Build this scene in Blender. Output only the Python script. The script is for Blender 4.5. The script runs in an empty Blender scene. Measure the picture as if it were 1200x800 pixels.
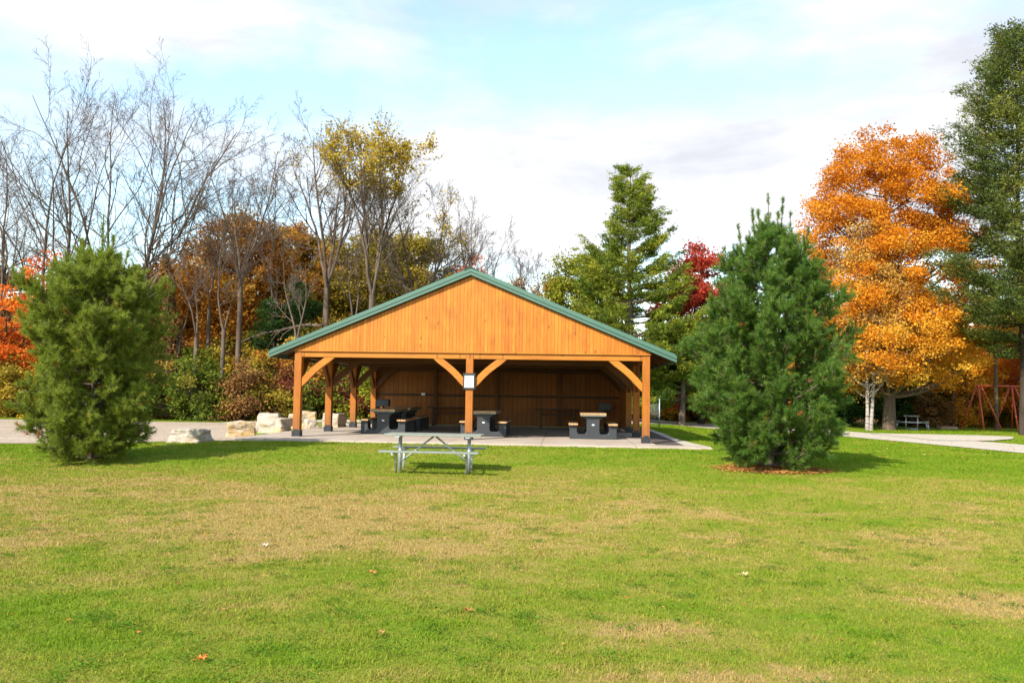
import bpy, math, random
import numpy as np
from mathutils import Vector, Matrix

random.seed(7)
R = math.radians
scene = bpy.context.scene
COL = scene.collection
CAMZ = 1.32
PITCH, ROLL = 3.69, 0.9

# ------------------------------------------------------------------ camera
cam_d = bpy.data.cameras.new("camera"); cam = bpy.data.objects.new("camera", cam_d)
COL.objects.link(cam); scene.camera = cam
cam_d.lens = 28; cam_d.sensor_width = 36; cam_d.clip_end = 3000; cam_d.clip_start = 0.1
CM = Matrix.Rotation(R(90 + PITCH), 4, 'X') @ Matrix.Rotation(R(ROLL), 4, 'Z')
cam.matrix_world = Matrix.Translation((0, 0, CAMZ)) @ CM

def at(px, py, Y):
    """world point at ground distance Y seen along the direction (px, py) of a 1200x800 frame"""
    d = CM.to_3x3() @ Vector(((px - 600) / 933.3, (400 - py) / 933.3, -1))
    k = Y / d.y
    return Vector((d.x * k, Y, CAMZ + d.z * k))

def sm(a, b, x):
    t = np.clip((np.asarray(x, float) - a) / (b - a), 0, 1)
    return t * t * (3 - 2 * t)

def terrain(x, y):
    x = np.asarray(x, float); y = np.asarray(y, float)
    rise = sm(15.5, 20.4, y)
    z = -0.30 + 0.25 * rise - 0.27 * rise * sm(5.6, 11, x) + 0.012 * np.sin(x * .7 + 1) * np.cos(y * .55) * (1 - sm(17, 20.4, y) * (x < 6))
    z = z - 0.14 * sm(6.5, 13, -x) * sm(17, 20, y)
    return z
def tz(x, y): return float(terrain(x, y))

# ------------------------------------------------------------------ tagging
def tag(o, label=None, cat=None, group=None, kind=None):
    if label: o['label'] = label
    if cat: o['category'] = cat
    if group: o['group'] = group
    if kind: o['kind'] = kind
    return o

def empty(name, loc, rz=0.0, label=None, cat=None, group=None):
    o = bpy.data.objects.new(name, None); COL.objects.link(o)
    o.location = loc; o.rotation_euler = (0, 0, rz); o.empty_display_size = .2
    return tag(o, label, cat, group)

def copy_tree(o, parent=None):
    c = o.copy(); COL.objects.link(c)
    if parent: c.parent = parent
    for ch in list(o.children): copy_tree(ch, c)
    return c

# ------------------------------------------------------------------ mesh helpers
class MB:
    def __init__(s): s.v = []; s.f = []; s.smooth = []
    def add(s, vs, fs, smooth=False):
        b = len(s.v); s.v += [tuple(p) for p in vs]
        s.f += [tuple(b + i for i in f) for f in fs]; s.smooth += [smooth] * len(fs)
    def box(s, x0, x1, y0, y1, z0, z1, M=None):
        vs = [Vector(p) for p in ((x0,y0,z0),(x1,y0,z0),(x1,y1,z0),(x0,y1,z0),(x0,y0,z1),(x1,y0,z1),(x1,y1,z1),(x0,y1,z1))]
        if M: vs = [M @ p for p in vs]
        s.add(vs, [(0,3,2,1),(4,5,6,7),(0,1,5,4),(1,2,6,5),(2,3,7,6),(3,0,4,7)])
    def prism(s, pts, d0, d1, axis='y'):
        """polygon pts (a, b) extruded along axis between d0 and d1 (pts are x,z for y; x,y for z; y,z for x)"""
        n = len(pts)
        def mk(a, b, d): return {'y': (a, d, b), 'z': (a, b, d), 'x': (d, a, b)}[axis]
        vs = [mk(a, b, d0) for a, b in pts] + [mk(a, b, d1) for a, b in pts]
        fs = [tuple(range(n)), tuple(range(2*n-1, n-1, -1))]
        fs += [(i, n+i, n+(i+1) % n, (i+1) % n) for i in range(n)]
        s.add(vs, fs)
    def tube(s, pts, r, n=10, caps=True):
        pts = [Vector(p) for p in pts]
        rs = r if isinstance(r, (list, tuple)) else [r] * len(pts)
        base = len(s.v); up = Vector((0.13, 0.21, 1)).normalized()
        for i, p in enumerate(pts):
            t = (pts[min(i+1, len(pts)-1)] - pts[max(i-1, 0)]).normalized()
            a = t.cross(up if abs(t.dot(up)) < .95 else Vector((1, 0, 0))).normalized(); b = t.cross(a)
            for k in range(n):
                an = 2 * math.pi * k / n
                s.v.append(tuple(p + (a * math.cos(an) + b * math.sin(an)) * rs[i]))
        for i in range(len(pts) - 1):
            for k in range(n):
                a0 = base + i*n + k; a1 = base + i*n + (k+1) % n
                s.f.append((a0, a1, a1 + n, a0 + n)); s.smooth.append(True)
        if caps:
            s.f.append(tuple(base + k for k in range(n-1, -1, -1))); s.smooth.append(False)
            s.f.append(tuple(base + (len(pts)-1)*n + k for k in range(n))); s.smooth.append(False)
    def build(s, name, mat, parent=None, bevel=0, segs=2, loc=None):
        me = bpy.data.meshes.new(name); me.from_pydata(s.v, [], s.f)
        me.polygons.foreach_set('use_smooth', s.smooth)
        import bmesh
        bm = bmesh.new(); bm.from_mesh(me); bmesh.ops.recalc_face_normals(bm, faces=bm.faces); bm.to_mesh(me); bm.free()
        me.materials.append(mat)
        o = bpy.data.objects.new(name, me); COL.objects.link(o)
        if parent: o.parent = parent
        if loc: o.location = loc
        if bevel:
            m = o.modifiers.new('bevel', 'BEVEL'); m.width = bevel; m.segments = segs; m.limit_method = 'ANGLE'
        return o

def np_mesh(name, V, F, mat, parent=None, rnd=None, smooth=False, mats=None, matidx=None):
    """V (n,3), F (m,k) with k 3 or 4"""
    me = bpy.data.meshes.new(name)
    V = np.ascontiguousarray(V, np.float32); F = np.ascontiguousarray(F, np.int32)
    m, k = F.shape
    me.vertices.add(len(V)); me.vertices.foreach_set('co', V.ravel())
    me.loops.add(m * k); me.loops.foreach_set('vertex_index', F.ravel())
    me.polygons.add(m); me.polygons.foreach_set('loop_start', np.arange(0, m*k, k, dtype=np.int32))
    me.update(calc_edges=True)
    if smooth: me.polygons.foreach_set('use_smooth', np.ones(m, bool))
    else: me.polygons.foreach_set('use_smooth', np.zeros(m, bool))
    if rnd is not None:
        a = me.attributes.new('rnd', 'FLOAT', 'FACE'); a.data.foreach_set('value', np.ascontiguousarray(rnd, np.float32))
    me.materials.append(mat)
    o = bpy.data.objects.new(name, me); COL.objects.link(o)
    if parent: o.parent = parent
    return o

def nrm(a): return a / np.maximum(np.linalg.norm(a, axis=-1, keepdims=True), 1e-9)

def tubes(P, Rr, s):
    """P (M,n,3) polylines, Rr (M,n) radii -> V, F"""
    M, n, _ = P.shape
    T = np.empty_like(P); T[:, 1:-1] = P[:, 2:] - P[:, :-2]; T[:, 0] = P[:, 1] - P[:, 0]; T[:, -1] = P[:, -1] - P[:, -2]
    T = nrm(T); ref = np.where(np.abs(T[..., 2:3]) > .9, np.array([1., .1, 0]), np.array([.1, .05, 1.]))
    A = nrm(np.cross(T, ref)); B = np.cross(T, A)
    an = np.arange(s) * 2 * np.pi / s
    V = P[:, :, None] + Rr[:, :, None, None] * (A[:, :, None] * np.cos(an)[None, None, :, None] + B[:, :, None] * np.sin(an)[None, None, :, None])
    idx = np.arange(M * n * s).reshape(M, n, s)
    a = idx[:, :-1]; b = np.roll(a, -1, 2); c = idx[:, 1:]; d = np.roll(c, -1, 2)
    F = np.stack([a, b, d, c], -1).reshape(-1, 4)
    return V.reshape(-1, 3), F

def join(parts):
    Vs = []; Fs = []; o = 0
    for V, F in parts:
        Vs.append(V); Fs.append(F + o); o += len(V)
    return np.concatenate(Vs), np.concatenate(Fs)

def leaves(rg, C, size, aspect=.75, up=.5, rnd=None, out=None):
    """diamond shaped leaf quads about points C"""
    n = len(C)
    N = rg.normal(size=(n, 3)); N[:, 2] += up * 2
    N = nrm(N)
    A = nrm(np.cross(N, rg.normal(size=(n, 3))))
    if out is not None: A = nrm(out + .5 * rg.normal(size=(n, 3))); N = nrm(np.cross(A, rg.normal(size=(n, 3))))
    B = np.cross(N, A)
    s = size * rg.uniform(.6, 1.3, (n, 1)) * .5; w = s * aspect
    V = np.stack([C - A*s, C + B*w + A*s*.15, C + A*s, C - B*w + A*s*.15], 1).reshape(-1, 3)
    F = np.arange(n * 4).reshape(n, 4)
    return V, F

# ------------------------------------------------------------------ node helpers
def mat_new(name):
    m = bpy.data.materials.new(name); m.use_nodes = True
    nt = m.node_tree; nt.nodes.clear()
    return m, nt
class NT:
    def __init__(s, nt): s.nt = nt
    def n(s, typ, **kw):
        nd = s.nt.nodes.new(typ)
        for k, v in kw.items():
            if k.startswith('i_'):
                key = k[2:]; key = int(key) if key.isdigit() else key.replace('_', ' ')
                inp = nd.inputs[key]
                if hasattr(v, 'is_output') or isinstance(v, bpy.types.NodeSocket): s.nt.links.new(v, inp)
                else: inp.default_value = v
            else: setattr(nd, k, v)
        return nd
    def math(s, op, a, b=None, c=None, clamp=False):
        nd = s.nt.nodes.new('ShaderNodeMath'); nd.operation = op; nd.use_clamp = clamp
        for i, v in enumerate((a, b, c)):
            if v is None: continue
            if isinstance(v, bpy.types.NodeSocket): s.nt.links.new(v, nd.inputs[i])
            else: nd.inputs[i].default_value = v
        return nd.outputs[0]
    def link(s, a, b): s.nt.links.new(a, b)
    def ramp(s, fac, stops, interp='LINEAR'):
        nd = s.nt.nodes.new('ShaderNodeValToRGB'); nd.color_ramp.interpolation = interp
        el = nd.color_ramp.elements
        while len(el) < len(stops): el.new(.5)
        for e, (p, c) in zip(el, stops):
            e.position = p; e.color = (*c, 1) if len(c) == 3 else c
        s.link(fac, nd.inputs[0]); return nd.outputs[0]
    def noise(s, vec, scale, detail=3, rough=.5, dist=0):
        nd = s.nt.nodes.new('ShaderNodeTexNoise'); nd.inputs['Scale'].default_value = scale
        nd.inputs['Detail'].default_value = detail; nd.inputs['Roughness'].default_value = rough
        nd.inputs['Distortion'].default_value = dist
        if vec is not None: s.link(vec, nd.inputs['Vector'])
        return nd.outputs['Fac']
    def mix(s, fac, a, b, mode='MIX'):
        nd = s.nt.nodes.new('ShaderNodeMix'); nd.data_type = 'RGBA'; nd.blend_type = mode
        for i, v in ((0, fac), (6, a), (7, b)):
            if isinstance(v, bpy.types.NodeSocket): s.link(v, nd.inputs[i])
            elif i == 0: nd.inputs[0].default_value = v
            else: nd.inputs[i].default_value = (*v, 1)
        return nd.outputs[2]
    def scaled(s, vec, sc, loc=(0, 0, 0)):
        nd = s.nt.nodes.new('ShaderNodeMapping'); nd.inputs['Scale'].default_value = sc; nd.inputs['Location'].default_value = loc
        s.link(vec, nd.inputs['Vector']); return nd.outputs[0]
    def out(s, col, rough=.6, bump=None, bstr=.3, bdist=.02, metal=0, spec=.5):
        p = s.nt.nodes.new('ShaderNodeBsdfPrincipled'); o = s.nt.nodes.new('ShaderNodeOutputMaterial')
        if isinstance(col, bpy.types.NodeSocket): s.link(col, p.inputs['Base Color'])
        else: p.inputs['Base Color'].default_value = (*col, 1)
        if isinstance(rough, bpy.types.NodeSocket): s.link(rough, p.inputs['Roughness'])
        else: p.inputs['Roughness'].default_value = rough
        p.inputs['Metallic'].default_value = metal; p.inputs['Specular IOR Level'].default_value = spec
        if bump is not None:
            b = s.nt.nodes.new('ShaderNodeBump'); b.inputs['Strength'].default_value = bstr; b.inputs['Distance'].default_value = bdist
            s.link(bump, b.inputs['Height']); s.link(b.outputs[0], p.inputs['Normal'])
        s.link(p.outputs[0], o.inputs['Surface']); return p

def leaf_mat(name, stops, trans=.35, gloss=.0, rough=.5):
    m, nt = mat_new(name); t = NT(nt)
    a = t.n('ShaderNodeAttribute', attribute_name='rnd')
    k = len(stops)
    st = [((i + .5) / k, c) for i, c in enumerate(stops)]
    c = t.ramp(a.outputs['Fac'], st)
    d = t.n('ShaderNodeBsdfDiffuse'); t.link(c, d.inputs['Color'])
    tr = t.n('ShaderNodeBsdfTranslucent'); t.link(c, tr.inputs['Color'])
    mx = t.n('ShaderNodeMixShader'); mx.inputs[0].default_value = trans
    t.link(d.outputs[0], mx.inputs[1]); t.link(tr.outputs[0], mx.inputs[2]); res = mx.outputs[0]
    if gloss:
        g = t.n('ShaderNodeBsdfGlossy'); g.inputs['Roughness'].default_value = rough
        m2 = t.n('ShaderNodeMixShader'); m2.inputs[0].default_value = gloss
        t.link(res, m2.inputs[1]); t.link(g.outputs[0], m2.inputs[2]); res = m2.outputs[0]
    o = t.n('ShaderNodeOutputMaterial'); t.link(res, o.inputs['Surface'])
    return m

def bark_mat(name, c0, c1, scale=6):
    m, nt = mat_new(name); t = NT(nt)
    g = t.n('ShaderNodeNewGeometry').outputs['Position']
    v = t.scaled(g, (1, 1, .22))
    n = t.noise(v, scale, 5, .65); n2 = t.noise(g, .8, 3)
    c = t.ramp(t.math('MULTIPLY_ADD', n2, .4, t.math('MULTIPLY', n, .7)), [(.35, c0), (.72, c1)])
    t.out(c, .9, n, .8, .03, spec=.2)
    return m

# ------------------------------------------------------------------ materials
M = {}
def wood_mat(name, c_dark, c_mid, c_light, board=.14, axis='x', grain='z', rough=.55, knots=True, offs=0.0, weather=0.0):
    m, nt = mat_new(name); t = NT(nt)
    P = t.n('ShaderNodeTexCoord').outputs['Object']
    sep = t.n('ShaderNodeSeparateXYZ'); t.link(P, sep.inputs[0])
    ax = {'x': 0, 'y': 1, 'z': 2}[axis]
    q = t.math('DIVIDE', t.math('ADD', sep.outputs[ax], offs), board)
    idx = t.math('FLOOR', q); fr = t.math('FRACT', q)
    wn = t.n('ShaderNodeTexWhiteNoise', noise_dimensions='1D'); t.link(idx, wn.inputs['W'])
    sc = {'x': (.6, 9, 9), 'y': (9, .6, 9), 'z': (9, 9, .6)}[grain]
    comb = t.n('ShaderNodeVectorMath', operation='ADD'); t.link(P, comb.inputs[0])
    cv = t.n('ShaderNodeCombineXYZ')
    for i in range(3): t.link(t.math('MULTIPLY', wn.outputs['Value'], 7.0 + i), cv.inputs[i])
    t.link(cv.outputs[0], comb.inputs[1])
    g1 = t.noise(t.scaled(comb.outputs[0], sc), 3.0, 5, .6, .6)
    g2 = t.noise(P, .9, 3, .5)
    f = t.math('ADD', t.math('MULTIPLY', g1, .55), t.math('ADD', t.math('MULTIPLY_ADD', wn.outputs['Value'], .17, .07), t.math('MULTIPLY', g2, .38)))
    c = t.ramp(f, [(.38, c_dark), (.60, c_mid), (.85, c_light)])
    if knots:
        vo = t.n('ShaderNodeTexVoronoi', feature='F1'); vo.inputs['Scale'].default_value = 3.2
        t.link(t.scaled(comb.outputs[0], {'x': (.45, 1, 1), 'y': (1, .45, 1), 'z': (1, 1, .45)}[grain]), vo.inputs['Vector'])
        km = t.ramp(vo.outputs['Distance'], [(.04, (1, 1, 1)), (.10, (0, 0, 0))])
        c = t.mix(t.math('MULTIPLY', km, .7), c, tuple(x * .28 for x in c_dark))
    st_ = t.ramp(t.noise(t.scaled(P, {'x': (.5, 1, 1), 'y': (1, .5, 1), 'z': (1.6, 1, .55)}[grain]), 1.7, 6, .7, .5), [(.50, (0, 0, 0)), (.72, (1, 1, 1))])
    c = t.mix(t.math('MULTIPLY', st_, .55), c, tuple(x * .75 for x in c_dark))
    gap = t.math('LESS_THAN', t.math('MINIMUM', fr, t.math('SUBTRACT', 1.0, fr)), .055 if board < 1 else 0.0)
    c = t.mix(t.math('MULTIPLY', gap, .62), c, tuple(x * .3 for x in c_dark))
    if weather:
        w = t.noise(P, 2.2, 4, .6); low = t.math('SUBTRACT', 1.0, t.math('DIVIDE', sep.outputs[2], .9), clamp=True)
        c = t.mix(t.math('MULTIPLY', t.math('MULTIPLY', low, w), weather), c, (.12, .075, .035))
    h = t.math('SUBTRACT', t.math('MULTIPLY', g1, .3), gap)
    t.out(c, rough, h, .5, .012, spec=.3)
    return m
HD, HM, HL = (.27, .075, .007), (.45, .140, .011), (.56, .205, .019)
M['tie'] = wood_mat('shade_darkened_tie', (.06, .022, .006), (.10, .038, .009), (.14, .055, .012), 9, 'z', 'x', offs=4)  # tie, rafter and inner brace timber, darkened to paint in the interior shade
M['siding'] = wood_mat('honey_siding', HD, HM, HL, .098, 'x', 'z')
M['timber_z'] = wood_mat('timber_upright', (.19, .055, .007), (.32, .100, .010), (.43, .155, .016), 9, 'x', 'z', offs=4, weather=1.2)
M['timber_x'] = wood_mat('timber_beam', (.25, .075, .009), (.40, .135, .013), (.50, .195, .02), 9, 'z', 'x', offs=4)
M['timber_y'] = wood_mat('timber_purlin', (.09, .03, .006), (.15, .05, .009), (.2, .075, .013), 9, 'z', 'y', offs=4)  # side plates and side braces, under-roof shade put into the colour
M['wall_in'] = wood_mat('wall_boards', (.15, .050, .008), (.24, .084, .013), (.31, .115, .019), .19, 'x', 'z')  # rear wall boards, interior shade put into the colour
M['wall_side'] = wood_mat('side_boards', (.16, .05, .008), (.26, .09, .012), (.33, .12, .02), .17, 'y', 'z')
M['ceiling'] = wood_mat('roof_boards', (.05, .02, .006), (.08, .032, .008), (.11, .045, .01), .2, 'y', 'x')  # roof underside, nearly black to paint in the shade below the roof
M['shade_timber'] = wood_mat('shade_darkened_timber', (.035, .018, .009), (.06, .03, .014), (.09, .045, .02), 9, 'z', 'x', knots=False, offs=4)  # girt and rear table timber, dark colour carries the interior shade
M['slat_tan'] = wood_mat('tan_slats', (.34, .19, .085), (.46, .27, .13), (.56, .36, .19), .095, 'x', 'y', knots=False, rough=.6)

def simple(name, c, rough=.5, metal=0, var=.25, scale=8, bump=0, c2=None):
    m, nt = mat_new(name); t = NT(nt)
    P = t.n('ShaderNodeTexCoord').outputs['Object']
    n = t.noise(P, scale, 5, .6)
    c2 = c2 or tuple(x * (1 - var) for x in c)
    col = t.ramp(n, [(.3, c2), (.7, c)])
    t.out(col, rough, n if bump else None, bump, .01, metal)
    return m
M['green_metal'] = simple('green_painted_steel', (.062, .140, .102), .45, 0, .12, 3)
M['green_lower'] = simple('green_steel_lower', (.058, .130, .096), .48, 0, .12, 3)
M['black_plastic'] = simple('charcoal_plastic', (.028, .032, .038), .55, 0, .3, 5, .2)
M['black_metal'] = simple('black_steel', (.022, .024, .028), .5, 0, .3, 5)
M['grill_metal'] = simple('slate_grey_steel', (.05, .065, .085), .45, 0, .3, 5)
M['white'] = simple('white_paper', (.80, .80, .78), .6, 0, .05, 10)
M['galv'] = simple('galvanised_steel', (.52, .55, .60), .38, .55, .25, 14)
M['plank_grey'] = simple('grey_green_planks', (.20, .225, .185), .5, 0, .22, 6)
M['red_paint'] = simple('faded_red_paint', (.55, .085, .025), .5, 0, .25, 4)
M['box_wood'] = simple('pinkish_timber', (.36, .22, .16), .8, 0, .3, 4)
M['chain'] = simple('wire_mesh', (.20, .25, .23), .5, .4, .2, 4)

# limestone
def stone_mat(name, warm):
    m, nt = mat_new(name); t = NT(nt)
    P = t.n('ShaderNodeTexCoord').outputs['Object']
    n1 = t.noise(P, 1.6, 4, .6, .5); n2 = t.noise(P, 9, 6, .7); n3 = t.noise(t.scaled(P, (1, 1, 2.5)), 2.6, 3)
    c = t.ramp(n2, [(.28, (.23, .19, .145)), (.5, (.38, .325, .26)), (.75, (.49, .435, .36))])
    w = t.ramp(t.math('ADD', n1, warm), [(.5, (0, 0, 0)), (.68, (1, 1, 1))])
    c = t.mix(t.math('MULTIPLY', w, .85), c, (.50, .31, .12))
    c = t.mix(t.ramp(n3, [(.62, (0, 0, 0)), (.72, (.5, .5, .5))]), c, (.2, .185, .165))
    t.out(c, .9, t.math('ADD', n2, t.math('MULTIPLY', n3, .6)), .9, .04, spec=.2)
    return m
M['stone_grey'] = stone_mat('pale_limestone', -.06)
M['stone_mid'] = stone_mat('mixed_limestone', .02)
M['stone_warm'] = stone_mat('ochre_limestone', .12)

# lawn colour: shared by the ground sheet and the blades
def lawn_group():
    g = bpy.data.node_groups.new('lawn_colour', 'ShaderNodeTree')
    g.interface.new_socket('Color', in_out='OUTPUT', socket_type='NodeSocketColor')
    t = NT(g)
    P = t.n('ShaderNodeNewGeometry').outputs['Position']
    sep = t.n('ShaderNodeSeparateXYZ'); t.link(P, sep.inputs[0]); X, Y = sep.outputs[0], sep.outputs[1]
    def mr(v, a, b, c, d):
        nd = t.n('ShaderNodeMapRange', interpolation_type='SMOOTHSTEP')
        t.link(v, nd.inputs[0]); 
        for i, q in enumerate((a, b, c, d)): nd.inputs[i+1].default_value = q
        return nd.outputs[0]
    big = t.noise(t.scaled(P, (.75, 1, 1)), .50, 5, .65, .8)
    med = t.noise(t.scaled(P, (.85, 1, 1)), 1.9, 6, .72, .6)
    fine = t.noise(P, 9, 4, .7)
    # mown lawn dries out in a broad belt, more so to the left
    belt = t.math('MULTIPLY', mr(Y, 5.2, 9.5, 0, 1), mr(Y, 12.0, 18.5, 1, 0))
    belt = t.math('MULTIPLY', belt, mr(X, -3, 6, .165, .09))
    moist = t.math('MULTIPLY', mr(Y, 15.5, 18.0, 0, 1), -.03)
    moist2 = t.math('MULTIPLY', t.math('MULTIPLY', mr(X, -1, 6, 0, 1), mr(Y, 16, 18, 0, 1)), -.07)
    f = t.math('ADD', t.math('ADD', t.math('MULTIPLY', big, .67), t.math('MULTIPLY', med, .60)), t.math('MULTIPLY', fine, .32))
    f = t.math('ADD', f, t.math('ADD', belt, t.math('ADD', moist, moist2)))
    for bx, by, rx, ry, am in ((4.1, 6.4, .55, .45, .26), (1.5, 4.75, .9, .28, .24), (.85, 5.6, .45, .25, .20), (-1.0, 10.6, 2.4, 1.0, .13), (-2.7, 9.0, 1.2, .7, .12), (4.4, 9.2, 1.3, .6, .10), (-.5, 8.3, .7, .3, .10)):
        dx = t.math('DIVIDE', t.math('SUBTRACT', X, bx), rx); dy = t.math('DIVIDE', t.math('SUBTRACT', Y, by), ry)
        q = t.math('POWER', 2.71828, t.math('MULTIPLY', t.math('ADD', t.math('MULTIPLY', dx, dx), t.math('MULTIPLY', dy, dy)), -1.0))
        f = t.math('ADD', f, t.math('MULTIPLY', t.math('MULTIPLY', q, t.math('ADD', fine, .5)), am))
    c = t.ramp(f, [(.50, (.100, .185, .010)), (.70, (.155, .230, .015)), (.84, (.225, .245, .030)), (.97, (.31, .255, .062)), (1.10, (.37, .27, .09))])
    o = t.n('NodeGroupOutput'); t.link(c, o.inputs[0])
    return g
LG = lawn_group()
def lawn_mat():
    m, nt = mat_new('lawn_turf'); t = NT(nt)
    g = t.n('ShaderNodeGroup'); g.node_tree = LG
    P = t.n('ShaderNodeNewGeometry').outputs['Position']
    n = t.noise(P, 30, 5, .75); n2 = t.noise(P, 5, 4, .7)
    c = t.mix(.5, g.outputs[0], t.ramp(n, [(.3, (.25, .25, .25)), (.7, (1.1, 1.1, 1.0))]), 'MULTIPLY')
    sep = t.n('ShaderNodeSeparateXYZ'); t.link(P, sep.inputs[0])
    # leaf litter under the woods
    def mr(v, a, b):
        nd = t.n('ShaderNodeMapRange', interpolation_type='SMOOTHSTEP'); t.link(v, nd.inputs[0]); nd.inputs[1].default_value = a; nd.inputs[2].default_value = b
        return nd.outputs[0]
    lit = t.math('MULTIPLY', mr(t.math('ADD', sep.outputs[1], t.math('MULTIPLY', n2, 4)), 38, 41), mr(t.math('MULTIPLY', sep.outputs[0], -1), -4, 0))
    lit2 = mr(t.math('ADD', sep.outputs[1], t.math('MULTIPLY', n2, 6)), 52, 60)
    lit = t.math('MAXIMUM', lit, lit2)
    litc = t.ramp(n, [(.3, (.07, .045, .02)), (.55, (.18, .10, .03)), (.75, (.30, .17, .05))])
    c = t.mix(lit, c, litc)
    t.out(c, .95, t.math('ADD', n, n2), .8, .03, spec=.1)
    return m
def blade_mat():
    m, nt = mat_new('grass_blades'); t = NT(nt)
    g = t.n('ShaderNodeGroup'); g.node_tree = LG
    a = t.n('ShaderNodeAttribute', attribute_name='rnd')
    c = t.mix(.8, g.outputs[0], t.ramp(a.outputs['Fac'], [(0, (.82, .9, .7)), (.5, (1.1, 1.1, 1.1)), (.86, (1.28, 1.26, 1.4)), (1, (1.6, 1.3, 1.8))]), 'MULTIPLY')
    d = t.n('ShaderNodeBsdfDiffuse'); t.link(c, d.inputs['Color'])
    tr = t.n('ShaderNodeBsdfTranslucent'); t.link(c, tr.inputs['Color'])
    mx = t.n('ShaderNodeMixShader'); mx.inputs[0].default_value = .35
    t.link(d.outputs[0], mx.inputs[1]); t.link(tr.outputs[0], mx.inputs[2])
    o = t.n('ShaderNodeOutputMaterial'); t.link(mx.outputs[0], o.inputs['Surface'])
    return m
M['lawn'] = lawn_mat(); M['blade'] = blade_mat()

def gravel_mat(name, c0, c1, c2, sc=14):
    m, nt = mat_new(name); t = NT(nt)
    P = t.n('ShaderNodeNewGeometry').outputs['Position']
    vo = t.n('ShaderNodeTexVoronoi', feature='F1'); vo.inputs['Scale'].default_value = sc; t.link(P, vo.inputs['Vector'])
    n = t.noise(P, 3, 6, .7); nb = t.noise(t.scaled(P, (.35, 1, 1)), .5, 4, .6)
    hv = t.n('ShaderNodeSeparateColor'); t.link(vo.outputs['Color'], hv.inputs[0])
    f = t.math('ADD', t.math('MULTIPLY', hv.outputs[0], .35), t.math('ADD', t.math('MULTIPLY', n, .4), t.math('MULTIPLY', nb, .4)))
    c = t.ramp(f, [(.3, c0), (.55, c1), (.8, c2)])
    t.out(c, .95, t.math('SUBTRACT', n, vo.outputs['Distance']), .6, .02, spec=.15)
    return m
M['gravel'] = gravel_mat('pinkish_gravel', (.23, .165, .115), (.33, .255, .185), (.42, .34, .26))
M['path'] = gravel_mat('limestone_path', (.29, .25, .19), (.41, .355, .28), (.49, .43, .35), 20)
M['drip'] = gravel_mat('dark_drip_gravel', (.05, .038, .034), (.085, .066, .058), (.12, .095, .082), 16)
def concrete_mat():
    m, nt = mat_new('concrete_slab'); t = NT(nt)
    P = t.n('ShaderNodeTexCoord').outputs['Object']
    n = t.noise(P, 22, 5, .7); n2 = t.noise(P, 1.1, 4, .65)
    c = t.ramp(t.math('ADD', t.math('MULTIPLY', n, .4), t.math('MULTIPLY', n2, .6)), [(.32, (.27, .215, .165)), (.55, (.39, .32, .255)), (.75, (.47, .39, .32))])
    sep = t.n('ShaderNodeSeparateXYZ'); t.link(P, sep.inputs[0])
    def joint(s, period, off):
        fr = t.math('FRACT', t.math('DIVIDE', t.math('ADD', s, off), period))
        return t.math('LESS_THAN', fr, .012 / period * 1.0 + .003)
    j = t.math('MAXIMUM', joint(sep.outputs[0], 2.45, 20), joint(sep.outputs[1], 3.0, 30))
    c = t.mix(t.math('MULTIPLY', j, .75), c, (.10, .09, .08))
    t.out(c, .85, t.math('SUBTRACT', t.math('MULTIPLY', n, .3), j), .4, .01, spec=.25)
    return m
M['concrete'] = concrete_mat()

BK_GREY = bark_mat('grey_bark', (.055, .040, .030), (.145, .110, .085))
BK_WARM = bark_mat('tan_bark', (.060, .042, .030), (.155, .112, .080))
BK_DARK = bark_mat('dark_bark', (.025, .018, .013), (.075, .055, .04))
BK_PINE = bark_mat('pine_bark', (.06, .045, .035), (.17, .13, .10))
def birch_mat():
    m, nt = mat_new('white_birch_bark'); t = NT(nt)
    P = t.n('ShaderNodeNewGeometry').outputs['Position']
    n = t.noise(t.scaled(P, (1, 1, 5)), 2.2, 4, .6)
    c = t.ramp(n, [(.38, (.06, .05, .045)), (.46, (.27, .235, .20)), (.7, (.40, .355, .31))])
    t.out(c, .8, n, .3, .01); return m
BK_BIRCH = birch_mat()

# ------------------------------------------------------------------ world and sun
AZ, EL = 37.0, 37.0      # light travels towards AZ right of +Y
w = bpy.data.worlds.new("World"); scene.world = w; w.use_nodes = True
wt = w.node_tree; wt.nodes.clear(); t = NT(wt)
sky = t.n('ShaderNodeTexSky', sky_type='NISHITA'); sky.sun_disc = False
sky.sun_elevation = R(EL); sky.sun_rotation = R(180 + AZ); sky.air_density = 1.3; sky.dust_density = .6; sky.ozone_density = 1.3
D = t.n('ShaderNodeTexCoord').outputs['Generated']
sp = t.n('ShaderNodeSeparateXYZ'); t.link(D, sp.inputs[0])
az = t.math('ARCTAN2', sp.outputs[0], sp.outputs[1]); el = t.math('ARCSINE', sp.outputs[2])
def pxy(px, py):
    d = (at(px, py, 100) - Vector((0, 0, CAMZ))).normalized()
    return math.atan2(d.x, d.y), math.asin(d.z)
cv = t.n('ShaderNodeCombineXYZ'); t.link(az, cv.inputs[0]); t.link(t.math('MULTIPLY', el, 1.9), cv.inputs[1])
n1 = t.noise(t.scaled(cv.outputs[0], (1, 1, 1), (2.3, 1.7, 0)), 3.4, 7, .56, .35)
n2 = t.noise(t.scaled(cv.outputs[0], (1, 1, 1), (7.3, 3.1, 1)), 11, 5, .6, .2)
def blob(px, py, rx, ry, amp):
    a0, e0 = pxy(px, py)
    dx = t.math('DIVIDE', t.math('SUBTRACT', az, a0), rx / 933.3); dy = t.math('DIVIDE', t.math('SUBTRACT', el, e0), ry / 933.3)
    r2 = t.math('ADD', t.math('MULTIPLY', dx, dx), t.math('MULTIPLY', dy, dy))
    return t.math('MULTIPLY', t.math('POWER', 2.71828, t.math('MULTIPLY', r2, -1.0)), amp)
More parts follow.
